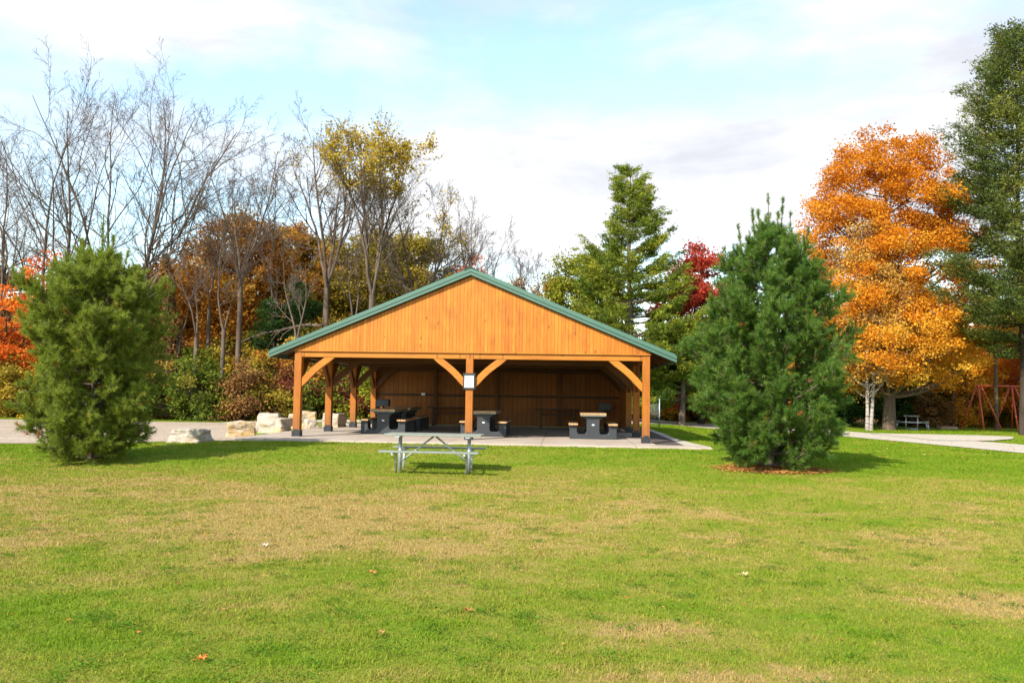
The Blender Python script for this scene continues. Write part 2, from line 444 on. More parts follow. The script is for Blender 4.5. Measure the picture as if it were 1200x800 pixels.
f = t.math('ADD', t.math('MULTIPLY', n1, .85), t.math('MULTIPLY', n2, .22))
for b in ((620, 205, 190, 62, .34), (860, 205, 150, 66, .32), (740, 270, 420, 50, .2), (500, 30, 220, 60, .12), (130, 20, 260, 60, .22),
          (1130, 110, 120, 60, .22), (970, 40, 180, 45, .16), (60, 200, 150, 90, .10), (330, 200, 120, 40, .12),
          (330, 110, 170, 42, -.20), (660, 95, 110, 42, -.22), (850, 105, 150, 30, -.2), (230, 250, 120, 40, -.22), (1060, 200, 80, 60, -.05), (800, 300, 120, 40, -.1)):
    f = t.math('ADD', f, blob(*b))
mask = t.ramp(f, [(.50, (0, 0, 0)), (.62, (.45, .45, .45)), (.76, (1, 1, 1))])
n3 = t.noise(t.scaled(cv.outputs[0], (1, 1.8, 1), (4.1, 9.2, 2)), 4.2, 6, .6, .2)
shade = t.ramp(n3, [(.34, (3.2, 3.3, 3.62)), (.62, (4.5, 4.53, 4.6))])
skyb = t.n('ShaderNodeMix', data_type='RGBA', blend_type='MULTIPLY'); skyb.inputs[0].default_value = 1
t.link(sky.outputs[0], skyb.inputs[6]); skyb.inputs[7].default_value = (1.30, 1.38, 1.36, 1)
cm = t.mix(t.math('MULTIPLY_ADD', mask, .88, .12), skyb.outputs[2], shade)
bg = t.n('ShaderNodeBackground'); t.link(cm, bg.inputs[0]); bg.inputs[1].default_value = .125
wo = t.n('ShaderNodeOutputWorld'); t.link(bg.outputs[0], wo.inputs[0])

sd = bpy.data.lights.new('sun', 'SUN'); so = bpy.data.objects.new('sun', sd); COL.objects.link(so)
sd.energy = 4.2; sd.angle = R(.6); sd.color = (1, .93, .82)
tr = Vector((math.sin(R(AZ)) * math.cos(R(EL)), math.cos(R(AZ)) * math.cos(R(EL)), -math.sin(R(EL))))
so.rotation_euler = tr.to_track_quat('-Z', 'Y').to_euler(); so.location = (-20, -30, 30)
vs = scene.view_settings; vs.view_transform = 'Standard'; vs.look = 'None'; vs.exposure = 1.06; vs.gamma = 1; vs.use_curve_mapping = False

# ------------------------------------------------------------------ ground
def axis_pts(lo, hi, flo, fhi, fine, ratio=1.25):
    p = list(np.arange(flo, fhi + 1e-6, fine)); s = fine; a = flo
    while a > lo: s *= ratio; a -= s; p.insert(0, max(a, lo))
    s = fine; a = fhi
    while a < hi: s *= ratio; a += s; p.append(min(a, hi))
    return np.array(p)
gx = axis_pts(-900, 900, -26, 30, .5); gy = axis_pts(-60, 1500, 2, 50, .5)
GX, GY = np.meshgrid(gx, gy); GZ = terrain(GX, GY)
V = np.stack([GX, GY, GZ], -1).reshape(-1, 3); nx, ny = len(gx), len(gy)
ii = np.arange(nx * ny).reshape(ny, nx)
F = np.stack([ii[:-1, :-1], ii[:-1, 1:], ii[1:, 1:], ii[1:, :-1]], -1).reshape(-1, 4)
tag(np_mesh('ground', V, F, M['lawn'], smooth=True), kind='structure')

def strip(name, A, B, mat, off=.02, nx=14, sub=30, edge=0.0, seed=1):
    """ribbon between polylines A and B that follows the terrain"""
    rg = np.random.default_rng(seed)
    def res(P, n):
        P = np.array(P, float); s = np.r_[0, np.cumsum(np.linalg.norm(np.diff(P, axis=0), axis=1))]
        q = np.linspace(0, s[-1], n); return np.stack([np.interp(q, s, P[:, 0]), np.interp(q, s, P[:, 1])], 1)
    a, b = res(A, sub), res(B, sub)
    if edge:
        def wob(n): 
            k = rg.normal(size=n); k = np.convolve(k, np.ones(3) / 3, 'same'); return k * edge
        a[:, 1] += wob(sub); b[:, 1] += wob(sub)
    tt = np.linspace(0, 1, nx)[None, :, None]
    G = a[:, None] * (1 - tt) + b[:, None] * tt
    Z = terrain(G[..., 0], G[..., 1]) + off
    V = np.concatenate([G, Z[..., None]], -1).reshape(-1, 3); i = np.arange(sub * nx).reshape(sub, nx)
    F = np.stack([i[:-1, :-1], i[1:, :-1], i[1:, 1:], i[:-1, 1:]], -1).reshape(-1, 4)
    o = np_mesh(name, V, F, mat, smooth=True); return tag(o, kind='structure'), a, b

# pavilion frame
TH = R(3.86); O = Vector((-6.05, 22.68, 0)); W = 9.79; BAY = 3.0
def loc(u, v): return (O.x + u * math.cos(TH) + v * math.sin(TH), O.y - u * math.sin(TH) + v * math.cos(TH))
def unloc(x, y):
    dx, dy = x - O.x, y - O.y
    return dx * math.cos(TH) - dy * math.sin(TH), dx * math.sin(TH) + dy * math.cos(TH)

lot, lotA, lotB = strip('gravel_lot', [(-60, 20.6), (-20, 20.4), (-7.4, 21.0), (loc(-1.2, -1.3)[0], loc(-1.2, -1.3)[1])],
      [(-60, 35.0), (-30, 35.2), (-12, 35.0), (loc(-1.2, 6)[0] - 3.0, 33.5)], M['gravel'], .012, 24, 90, .10, 3)
# the park path: behind the shelter and round to the right
pathA = [(-12.5, 34.0), (-4, 34.2), (4, 36.0), (8.5, 40.5), (12.2, 38.6), (14.2, 34.9), (15.1, 29.3), (16.0, 25.0), (19, 18), (24, 8)]
pathB = [(-12.5, 36.4), (-4, 37.2), (2, 40.0), (8.5, 50.0), (13.5, 45), (16.2, 39.8), (17.6, 35.5), (18.3, 32.5), (19.1, 29.8), (22, 23.5), (27, 12)]
path, pA, pB = strip('path', pathA, pathB, M['path'], .026, 12, 160, .05, 5)
spur, _, _ = strip('path', [(16.8, 31.6), (19.2, 31.9), (21.3, 33.9), (22.3, 35.4)], [(16.6, 37.2), (19, 37.0), (21.4, 36.8), (22.6, 36.2)], M['path'], .040, 8, 20, .05, 6)
# stretches of the same path visible at the right
slab = MB()
slab.box(-1.25, W + .22, -1.45, 9.35, -.35, 0.0)
slab.box(W + .22, W + 1.55, -1.45, -.62, -.35, -.004)
so_ = slab.build('patio', M['concrete'], None, .015); so_.location = O; so_.rotation_euler = (0, 0, -TH); tag(so_, kind='structure')
dr = MB(); dr.box(W + .225, W + .98, -.615, 9.6, -.3, -.012)
o = dr.build('drip_strip', M['drip']); o.location = O; o.rotation_euler = (0, 0, -TH); tag(o, kind='structure')
dr = MB(); dr.prism([(W+.985, -.615), (W+1.62, -.80), (W+1.42, .6), (W+1.22, 3), (W+1.25, 6), (W+1.12, 9.6), (W+.985, 9.6)], -.3, -.016, 'z')
o = dr.build('gravel_verge', M['path']); o.location = O; o.rotation_euler = (0, 0, -TH); tag(o, kind='structure')

# ------------------------------------------------------------------ grass blades
def grass():
    rg = np.random.default_rng(11)
    n = 1300000
    lo, hi = 3.6, 44.0
    d = (lo ** .45 + rg.random(n) * (hi ** .45 - lo ** .45)) ** (1 / .45)
    x = (rg.random(n) - .5) * (1.62 * d + 2.5)
    z = terrain(x, d)
    u, v = unloc(x, d)
    keep = ~((u > -1.3) & (u < W + 1.25) & (v > -1.5 + .07 * np.sin(x * 5) + .05 * np.sin(x * 13)) & (v < 9.5))
    keep &= ~((u > W) & (u < W + 1.6) & (v > -1.45) & (v < -.6))
    ed = 20.5 + .12 * np.sin(x * 2.1) + .08 * np.sin(x * 5.3) + .5 * sm(-12, -6.5, x)
    keep &= ~((x < -6.4) & (d > ed) & (d < 35.2))
    # path
    for A, B in ((np.array(pathA), np.array(pathB)),):
        poly = np.concatenate([A, B[::-1]])
        inside = np.zeros(n, bool); j = len(poly) - 1
        for i in range(len(poly)):
            xi, yi = poly[i]; xj, yj = poly[j]
            c = ((yi > d) != (yj > d)) & (x < (xj - xi) * (d - yi) / (yj - yi + 1e-12) + xi)
            inside ^= c; j = i
        keep &= ~inside
    keep &= ~((x > 17) & (x < 21.8) & (d > 31.9 + .9 * np.maximum(x - 19.4, 0)) & (d < 36.9))
    x, d, z = x[keep], d[keep], z[keep]; n = len(x)
    cl_ = .5 + .5 * np.sin(x * 9 + 2 * np.sin(d * 7)) * np.sin(d * 11 + 1.7 * np.sin(x * 5)); h = rg.uniform(.007, .022, n) * (1 + .03 * d) * (.7 + .75 * cl_ ** 2); wd = (.0016 + .00060 * d) * rg.uniform(.7, 1.3, n)
    an = rg.random(n) * 2 * np.pi; ln = rg.normal(0, .5, (n, 2)) * h[:, None]
    bx, by = np.cos(an) * wd, np.sin(an) * wd
    p0 = np.stack([x - bx, d - by, z - .004], 1); p1 = np.stack([x + bx, d + by, z - .004], 1)
    p2 = np.stack([x + ln[:, 0], d + ln[:, 1], z + h], 1)
    V = np.stack([p0, p1, p2], 1).reshape(-1, 3); F = np.arange(n * 3).reshape(n, 3)
    tag(np_mesh('grass', V, F, M['blade'], rnd=rg.random(n)), 'short mown lawn grass with dry tan patches', 'grass', kind='stuff')
grass()

# ------------------------------------------------------------------ shelter
sh = empty('picnic_shelter', (O.x, O.y, 0), -TH, 'open timber picnic shelter with honey orange gable and green metal roof', 'shelter')
PW = .1      # half post
posts = [(0, 0), (W/2, 0), (W, 0), (0, BAY), (0, 2*BAY), (0, 3*BAY), (W, BAY), (W, 2*BAY), (W, 3*BAY)]
BB, BT = 2.25, 2.42
pm = MB(); pm.box(-PW, PW, -PW, PW, .02, BT)
p0 = pm.build('post', M['timber_z'], sh, .006)
bs = MB(); bs.box(-.118, .118, -.118, .118, 0, .16); bs.box(-.07, .07, -.124, -.118, .16, .21)
for s in (-1, 1): bs.tube([(s*.06, -.125, .09), (s*.06, -.14, .09)], .018, 8)
b0 = bs.build('post_base', M['black_metal'], p0, .004)
for k, (u, v) in enumerate(posts):
    if k == 0: p0.location = (u, v, 0); continue
    c = copy_tree(p0, sh); c.location = (u, v, 0)
# front and rear beams in lengths between the posts; the centre post runs up through the front one
def beam(name, u0, u1, v, z0=BB, z1=BT, th=.085, mat='timber_x'):
    m = MB(); m.box(u0, u1, v - th, v + th, z0, z1); return m.build(name, M[mat], sh, .006)
beam('beam', PW + .003, W/2 - PW - .003, 0); beam('beam', W/2 + PW + .003, W - PW - .003, 0)
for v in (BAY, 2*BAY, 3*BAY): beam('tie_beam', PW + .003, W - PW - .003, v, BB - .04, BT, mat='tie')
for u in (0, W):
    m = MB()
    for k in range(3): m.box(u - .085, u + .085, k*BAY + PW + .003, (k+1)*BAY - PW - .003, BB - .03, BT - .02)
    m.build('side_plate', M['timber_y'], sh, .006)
# braces: gently curved timbers
def brace(u, v, du, dv, z0=1.50, run=.92, th=.07):
    top = BB - .003; m = MB(); N = 8; inner = []; outer = []
    d = Vector((du, dv, 0)); side = Vector((-dv, du, 0)) * th
    for k in range(N + 1):
        q = k / N
        s = PW + .005 + (run - PW) * q; z = z0 + (top - z0) * (q ** .93)
        bow = .035 * math.sin(math.pi * q)
        c = d * s + Vector((0, 0, z)) + (d * .6 - Vector((0, 0, .8))) * -bow * 1
        outer.append(c)
    vs_ = []; hw = .09
    for k, c in enumerate(outer):
        tdir = (outer[min(k+1, N)] - outer[max(k-1, 0)]).normalized(); nn = Vector((-tdir.z * d.x, -tdir.z * d.y, tdir.dot(d)))
        a = c + nn * hw; b = c - nn * hw
        if k == 0: a = d * (PW+.004) + Vector((0, 0, z0 + .12)); b = d * (PW+.004) + Vector((0, 0, z0 - .10))
        if k == N: a = d * (run - .11) + Vector((0, 0, top)); b = d * (run + .12) + Vector((0, 0, top))
        vs_ += [a - side, a + side, b + side, b - side]
    fs = []
    for k in range(N):
        for j in range(4): fs.append((k*4 + j, k*4 + (j+1) % 4, k*4 + 4 + (j+1) % 4, k*4 + 4 + j))
    fs += [(3, 2, 1, 0), (N*4, N*4+1, N*4+2, N*4+3)]
    m.add([Vector((u, v, 0)) + p for p in vs_], fs)
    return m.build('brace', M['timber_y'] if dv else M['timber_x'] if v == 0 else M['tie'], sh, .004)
brace(0, 0, 1, 0); brace(W/2, 0, -1, 0); brace(W/2, 0, 1, 0); brace(W, 0, -1, 0)
for v in (BAY, 2*BAY, 3*BAY): brace(0, v, 1, 0); brace(W, v, -1, 0)
for u in (0, W):
    for v in (0, BAY, 2*BAY): brace(u, v, 0, 1, th=.045, run=.8)
    for v in (BAY, 2*BAY, 3*BAY): brace(u, v, 0, -1, th=.045, run=.8)
for u in (.16, W/2 - .92, W/2 - .28, W/2, W/2 + .28, W/2 + .92, W - .16):
    for z_ in (2.30, 2.37):
        m = MB(); yb = -.104 if abs(u - W/2) < .05 or u < .1 else -.088
        m.tube([(u, yb - .012, z_), (u, yb + .01, z_)], .016, 8); m.build('bolt', M['black_metal'], sh)
# roof: two metal planes on boards
EO = .78; FO = .13; ZE, ZR = 2.41, 4.78; SL = (ZR - ZE) / (W/2 + EO)
def roof_z(u): return ZE + SL * (EO + u if u < W/2 else EO + W - u)
rt = MB()
V0, V1 = -FO - .1, 3*BAY + .5
# thin metal sheet with standing ribs
rt.prism([(-EO - .03, ZE - .03*SL), (W/2, ZR), (W + EO + .03, ZE - .03*SL), (W + EO + .03, ZE - .03*SL - .03), (W/2, ZR - .03), (-EO - .03, ZE - .03*SL - .03)], V0 - .012, V1, 'y')
roof = rt.build('roof', M['green_metal'], sh)
rb = MB()
nr = 24
for k in range(nr):
    v = V0 + .05 + k * (V1 - V0 - .1) / (nr - 1)
    for s in (0, 1):
        f = (lambda u: u) if s == 0 else (lambda u: W - u)
        rb.prism([(f(-EO), ZE + .004), (f(W/2 - .1), roof_z(W/2 - .1) + .004), (f(W/2 - .1), roof_z(W/2 - .1) + .03), (f(-EO), ZE + .03)], v - .02, v + .02, 'y')
rb.build('roof_rib', M['green_metal'], roof)
rc = MB(); rc.prism([(W/2 - .2, ZR - .2*SL + .032), (W/2, ZR + .04), (W/2 + .2, ZR - .2*SL + .032), (W/2 + .2, ZR - .2*SL + .022), (W/2, ZR + .028), (W/2 - .2, ZR - .2*SL + .022)], V0 - .03, V1 + .02, 'y')
rc.build('ridge_cap', M['green_metal'], roof)
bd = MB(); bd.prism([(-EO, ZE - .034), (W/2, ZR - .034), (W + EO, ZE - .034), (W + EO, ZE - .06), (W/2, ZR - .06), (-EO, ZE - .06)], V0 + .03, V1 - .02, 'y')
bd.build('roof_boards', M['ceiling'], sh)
# rake fascia: an upper trim, a black strip painted in as the shadow line, a lower band set back
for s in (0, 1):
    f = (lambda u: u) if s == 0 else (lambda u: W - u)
    for nm, z0, z1, va, vb, mt in (('rake_trim', -.095, -.032, V0 - .035, V0 + .02, 'green_metal'), ('fascia_shadow_line', -.112, -.095, V0 - .004, V0 + .02, 'black_metal'), ('fascia', -.188, -.112, V0 - .022, V0 + .02, 'green_lower')):
        m = MB(); e = .03 if nm != 'fascia_shadow_line' else .02
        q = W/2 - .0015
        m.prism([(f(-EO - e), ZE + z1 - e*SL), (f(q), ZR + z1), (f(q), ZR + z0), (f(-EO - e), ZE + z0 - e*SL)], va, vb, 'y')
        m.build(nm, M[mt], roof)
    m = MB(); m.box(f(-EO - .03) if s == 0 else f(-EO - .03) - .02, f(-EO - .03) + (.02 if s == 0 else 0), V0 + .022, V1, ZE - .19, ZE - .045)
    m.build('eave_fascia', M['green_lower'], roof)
# rafters
rf = MB()
for k in range(8):
    v = -.03 + k * (9.05 / 7) + (.0 if k else .0)
    if abs((v + .0) % BAY) < .12: v += .14
    for s in (0, 1):
        f = (lambda u: u) if s == 0 else (lambda u: W - u)
        rf.prism([(f(-EO + .03), ZE - .062 + .03*SL), (f(W/2 - .012), ZR - .062 - .012*SL), (f(W/2 - .012), ZR - .20), (f(-EO + .03), ZE - .19)], v - .04, v + .04, 'y')
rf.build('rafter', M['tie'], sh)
# gable siding, front and rear
def gable(v0, v1, name, mat, zlow=BT + .004):
    m = MB(); g = .21
    ua = -.10
    pts = [(ua, zlow), (ua, roof_z(ua) - g if roof_z(ua) - g > zlow + .01 else zlow + .01), (W/2, ZR - g), (W - ua, max(roof_z(ua) - g, zlow + .01)), (W - ua, zlow)]
    m.prism(pts, v0, v1, 'y'); return m.build(name, mat, sh)
gs = gable(-.125, -.075, 'gable_siding', M['siding'])
m = MB(); m.box(-.12, W + .12, -.14, -.127, BT - .012, BT + .012); m.build('gable_trim', M['timber_x'], sh)
# little square end-caps of the overhang (soffit wedges)
m = MB()
wall = MB()
pts = [(.0, .03), (.0, roof_z(0) - .07), (W/2, ZR - .07), (W, roof_z(0) - .07), (W, .03)]
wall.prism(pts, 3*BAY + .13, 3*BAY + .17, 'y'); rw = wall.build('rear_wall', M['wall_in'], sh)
for z0, th in ((1.14, .09), (2.1, .12)):
    m = MB(); m.box(.12, W - .12, 3*BAY + .07, 3*BAY + .127, z0, z0 + th); m.build('girt', M['shade_timber'] if z0 < 2 else M['tie'], rw, .004)
for u in (2.45, W/2, 7.35):
    m = MB(); m.box(u - .07, u + .07, 3*BAY - .02, 3*BAY + .065, .03, BT - .2); m.build('stud', M['tie'], rw, .004)
m = MB(); m.box(1.9, 2.05, 3*BAY + .0, 3*BAY + .068, 1.16, 1.27); m.build('outlet_box', M['galv'], rw, .004)
# boarded last bay on the right, gaps between boards
m = MB(); rs = random.Random(4)
for k in range(16):
    v = 2*BAY + .14 + k * .172; m.box(W - .09, W - .065, v, v + .152, .05, BB - .04)
m.build('side_boards', M['wall_side'], sh)

# notice on the centre post
nb = empty('notice_board', (*loc(W/2, -.115), 0), -TH, 'white notice in a dark frame on the centre front post', 'sign')
m = MB(); m.box(-.17, .17, -.03, .0, 1.40, 1.83); m.build('frame', M['black_metal'], nb, .006)
m = MB(); m.box(-.125, .125, -.036, -.0305, 1.45, 1.78); m.build('sheet', M['white'], nb)
m = MB(); m.box(-.18, .18, -.034, .0, 1.832, 1.85); m.build('cap', M['black_metal'], nb)

# ------------------------------------------------------------------ black tables inside
def black_table(label, u, v, rz=0.0, L=1.9, top='slat_tan'):
    """end frame faces -y; u, v is the centre of the near end"""
    x, y = loc(u, v); t_ = empty('picnic_table', (x, y, .0), -TH + rz, label, 'picnic table', 'black and tan picnic tables in the shelter')
    m = MB(); m.box(-.385, .385, -.06, L + .06, .712, .765); m.build('tabletop', M[top], t_, .008)
    m = MB(); m.box(-.375, .375, -.05, L + .05, .675, .709); m.build('tabletop_rim', M['plank_grey' if top == 'slat_tan' else top], t_, .004)
    for y0 in (.06, L - .42):
        m = MB()
        half = [(.69, .0), (.69, .40), (.47, .40), (.47, .20), (.42, .14), (.24, .14), (.19, .20), (.19, .56), (.32, .672)]
        pts = half + [(-a, b) for a, b in half[::-1]]
        m.prism(pts, y0, y0 + .36, 'y'); m.build('leg_frame', M['black_plastic'], t_, .012)
    for s in (-1, 1):
        m = MB(); m.box(s*.58 - .135, s*.58 + .135, -.05, L + .05, .404, .452); m.build('seat', M[top], t_, .008)
    m = MB(); m.box(-.15, .15, .422, L - .422, .2, .56); m.build('spine', M['black_plastic'], t_)
    m = MB(); m.box(-.035, .035, .052, .0595, .40, .435); m.build('plaque', M['white'], t_)
    return t_
def uv_at(px, py_base):
    for _ in range(1):
        dz = (at(px, py_base, 20) - Vector((0, 0, CAMZ))); k = -CAMZ / dz.z; return unloc(dz.x * k, 20 * k)
for px, py, lab in ((448, 508.6, 'black based picnic table with tan slats, at the left end of the shelter front'),
                    (566, 511.3, 'black based picnic table half hidden by the centre post with the notice'),
                    (695, 514.6, 'black based picnic table standing alone in the right bay of the shelter')):
    u, v = uv_at(px, py); black_table(lab, u, v)
u, v = uv_at(448, 508.6)
black_table('dark picnic table behind the leftmost front table, in deep shade', u - .05, v + 2.75)
def trestle(label, px, Yd):
    p = at(px, 480, Yd); g = empty('trestle_table', (p.x, Yd, 0), -TH, label, 'table', 'dark narrow tables against the shelter rear wall')
    m = MB(); m.box(-.86, .86, -.26, .26, .695, .745); m.build('tabletop', M['shade_timber'], g, .006)
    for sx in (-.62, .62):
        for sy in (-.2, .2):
            m = MB(); m.box(sx - .035, sx + .035, sy - .035, sy + .035, 0, .692); m.build('leg', M['shade_timber'], g, .004)
    m = MB(); m.box(-.58, .58, -.02, .02, .50, .56); m.build('stretcher', M['shade_timber'], g, .004)
trestle('narrow dark table against the rear wall, just left of the notice post', 527, 30.9)
trestle('narrow dark table against the rear wall, behind the table standing alone on the right', 653, 30.4)

def grill(label, x, y, z, rz):
    g = empty('park_grill', (x, y, z), rz, label, 'grill', 'pedestal grills at the rear of the shelter')
    m = MB(); m.tube([(0, 0, 0), (0, 0, .72)], .04, 10); m.build('pedestal', M['black_metal'], g)
    m = MB(); m.box(-.24, .24, -.17, .17, .72, .74); m.box(-.24, -.225, -.17, .17, .74, .98); m.box(.225, .24, -.17, .17, .74, .98); m.box(-.224, .224, .155, .17, .74, 1.0)
    m.box(-.224, .224, -.17, -.155, .74, .98)
    m.build('firebox', M['grill_metal'], g, .004)
    m = MB()
    for k in range(9): m.tube([(-.22 + k*.055, -.15, .985), (-.22 + k*.055, .15, .985)], .008, 6)
    m.tube([(-.23, -.16, .985), (.23, -.16, .985)], .01, 6); m.build('grate', M['black_metal'], g)
x, y = loc(.62, 8.0); grill('slate grey box grill on a post by the left rear post', x, y, 0, -TH)
x, y = loc(W - .72, 8.1); grill('slate grey box grill on a post at the right rear corner', x, y, 0, -TH)

# ------------------------------------------------------------------ metal picnic table on the lawn
tx, ty = at(509, 540, 16.15).x, 16.15; tzz = tz(tx, ty)
pt = empty('picnic_table', (tx, ty, tzz), -TH, 'grey green plank picnic table with galvanised pipe frame on the open lawn', 'picnic table')
tt = MB()
for k in range(5): tt.box(-.97, .97, -.345 + k * .139, -.345 + k * .139 + .132, .728, .762)
tt.build('tabletop', M['plank_grey'], pt, .006)
for s in (-1, 1):
    m = MB(); m.box(-.97, .97, s*.66 - .125, s*.66 - .003, .425, .458); m.box(-.97, .97, s*.66 + .003, s*.66 + .125, .425, .458)
    m.build('seat', M['plank_grey'], pt, .005)
for s in (-1, 1):
    x = s * .70
    m = MB(); m.tube([(x, 0, .0), (x, 0, .70)], .036, 14); m.build('pedestal', M['galv'], pt)
    for q in (-1, 1):
        m = MB(); m.tube([(x, q*.38, 0), (x, q*.385, .22), (x, q*.42, .36), (x, q*.52, .405)], .028, 12); m.build('leg', M['galv'], pt)
    m = MB(); m.tube([(x, -.78, .40), (x, .78, .40)], .022, 10); m.build('seat_rail', M['galv'], pt)
    m = MB(); m.box(x - .045, x + .045, -.33, .33, .696, .727); m.build('top_bracket', M['galv'], pt)
    m = MB(); m.tube([(x - s*.03, 0, .20), (s*.02, 0, .71)], .019, 10); m.build('diagonal_brace', M['galv'], pt)

def far_table(label, px, Y, rz):
    p = at(px, 500, Y); z = tz(p.x, Y)
    g = empty('picnic_table', (p.x, Y, z), rz, label, 'picnic table', 'weathered picnic tables by the right hand trees')
    m = MB(); [m.box(-.9, .9, -.37 + k*.15, -.37 + k*.15 + .142, .72, .76) for k in range(5)]; m.build('tabletop', M['plank_grey'], g)
    for s in (-1, 1):
        m = MB(); m.box(-.9, .9, s*.70 - .13, s*.70 + .13, .43, .465); m.build('seat', M['plank_grey'], g)
    for s in (-1, 1):
        for q in (-1, 1):
            m = MB(); m.tube([(s*.62, q*.28, .72), (s*.62, q*.28, .03)], .03, 8); m.build('leg', M['galv'], g)
            m = MB(); m.tube([(s*.62, q*.66, .43), (s*.62, q*.78, .0)], .028, 8); m.tube([(s*.62, q*.74, .43), (s*.62, q*.86, .0)], .02, 8); m.build('seat_leg', M['galv'], g)
        m = MB(); m.tube([(s*.62, -.8, .40), (s*.62, .8, .40)], .025, 8); m.tube([(s*.62, -.28, .035), (s*.62, .28, .035)], .025, 8); m.build('cross_rail', M['galv'], g)
    return g
far_table('weathered picnic table seen end on beside the thick maple trunk', 1068.5, 43.2, R(63.4))
far_table('weathered picnic table seen side on behind the white birch trunks', 1026, 52.0, R(-6))

# low timber box by the path
p = at(1110, 505, 45.0); g = empty('planter_box', (p.x, 45, tz(p.x, 45)), R(-4), 'low pinkish timber box on the grass beside the path spur', 'box')
m = MB(); m.box(-.45, .45, -.25, -.21, 0, .12); m.box(-.45, .45, .21, .25, 0, .12); m.box(-.45, -.41, -.209, .209, 0, .12); m.box(.41, .45, -.209, .209, 0, .12); m.build('frame', M['box_wood'], g, .004)
m = MB(); m.box(-.47, .47, -.27, -.17, .123, .15); m.box(-.47, .47, .17, .27, .123, .15); m.box(-.47, -.39, -.169, .169, .123, .15); m.box(.39, .47, -.169, .169, .123, .15); m.build('rim', M['box_wood'], g, .004)

# red swing set
Ys = 44.5
a = at(1148, 500, Ys); b = at(1187, 500, Ys + .5); zg = tz(a.x, Ys)
sw = empty('swing_set', (a.x, Ys, zg), math.atan2(.5, b.x - a.x), 'tall red pipe swing frame under the orange trees', 'swing set')
span = math.hypot(b.x - a.x, .5); ht = 2.45
m = MB(); m.tube([(-.15, 0, ht), (span * 2 + .1, 0, ht)], .045, 8); m.build('top_bar', M['red_paint'], sw)
for k in range(3):
    for dx, dy in ((-.62, -.95), (-.42, .9), (.70, -.8), (.78, .85)):
        m = MB(); m.tube([(k*span + (-.09 if dx < 0 else .1), dy*.06, ht), (k*span + dx, dy, 0)], .042, 8); m.build('leg', M['red_paint'], sw)

# wire fence panel and pole just behind the shelter's right corner
p = at(768, 490, 34); zf = tz(p.x, 34)
g = empty('wire_fence', (p.x, 34, zf), R(-8), 'short wire mesh fence panel behind the right rear corner of the shelter', 'fence')
m = MB()
for k in range(15): m.tube([(-.5 + k*.045, 0, .05), (-.5 + k*.045, 0, 1.02)], .004, 4)
for k in range(20): m.tube([(-.5, .009, .06 + k*.05), (.15, .009, .06 + k*.05)], .004, 4)
m.build('wire_mesh', M['chain'], g)
m = MB(); m.tube([(.17, 0, 0), (.17, 0, 1.25)], .022, 8); m.build('post', M['galv'], g)

# ------------------------------------------------------------------ boulders
def boulder(label, px, Y, sx, sy, sz, mat, seed, rz=0):
    rg = np.random.default_rng(seed); import bmesh
    bm = bmesh.new()
    bmesh.ops.create_cube(bm, size=1)
    for v in bm.verts:
        v.co.x += rg.uniform(-.10, .10) - .09 * (v.co.z > 0) * np.sign(v.co.x); v.co.y += rg.uniform(-.1, .1) - .1 * (v.co.z > 0) * np.sign(v.co.y); v.co.z += rg.uniform(-.08, .08)
    bmesh.ops.bevel(bm, geom=bm.edges[:], offset=.07, segments=2, profile=.6, affect='EDGES')
    bmesh.ops.triangulate(bm, faces=bm.faces)
    for _ in range(3): bmesh.ops.subdivide_edges(bm, edges=[e for e in bm.edges if e.calc_length() > .09], cuts=1, use_grid_fill=False); bmesh.ops.triangulate(bm, faces=bm.faces)
    from mathutils import noise
    off = Vector((seed * 3.1, seed, 0))
    for v in bm.verts:
        c = v.co.copy()
        n1 = noise.noise(c * 1.8 + off); n2 = noise.noise(c * 6 + off)
        ax = max(range(3), key=lambda i: abs(c[i]))
        v.co += c.normalized() * (n1 * .12 + n2 * .05 + abs(noise.noise(c * 13 + off)) * .02)
    for v in bm.verts: v.co = Vector((v.co.x * sx * .93, v.co.y * sy * .93, (v.co.z + .42) * sz * .86))
    bmesh.ops.recalc_face_normals(bm, faces=bm.faces)
    me = bpy.data.meshes.new('boulder'); bm.to_mesh(me); bm.free(); me.materials.append(mat)
    for p_ in me.polygons: p_.use_smooth = False
    o = bpy.data.objects.new('boulder', me); COL.objects.link(o)
    p = at(px, 500, Y); o.location = (p.x, Y, tz(p.x, Y)); o.rotation_euler = (0, 0, rz)
    return tag(o, label, 'boulder', 'limestone blocks edging the gravel lot')
boulder('flat topped pale grey boulder nearest the lawn, leftmost of the blocks', 223.5, 20.7, .90, .8, .43, M['stone_grey'], 3, R(-6))
boulder('squared ochre block just right of the flat grey one', 282, 23.3, .90, .85, .56, M['stone_warm'], 5, R(18))
boulder('tall pale slanted block standing behind the rough one', 316, 29.5, 1.0, .8, .68, M['stone_grey'], 8, R(5))
boulder('low rough grey block in front of the slanted one', 323, 25.6, .95, .8, .54, M['stone_mid'], 12, R(-12))
boulder('rounded ochre boulder behind the left front post', 355, 28.6, .98, .8, .70, M['stone_warm'], 15, R(8))
boulder('small grey boulder leaning at the foot of the rounded ochre one', 365, 27.4, .45, .42, .44, M['stone_mid'], 18, R(30))
boulder('pale block farthest right, beside the second left post', 391, 28.8, .78, .7, .66, M['stone_mid'], 23, R(-10))

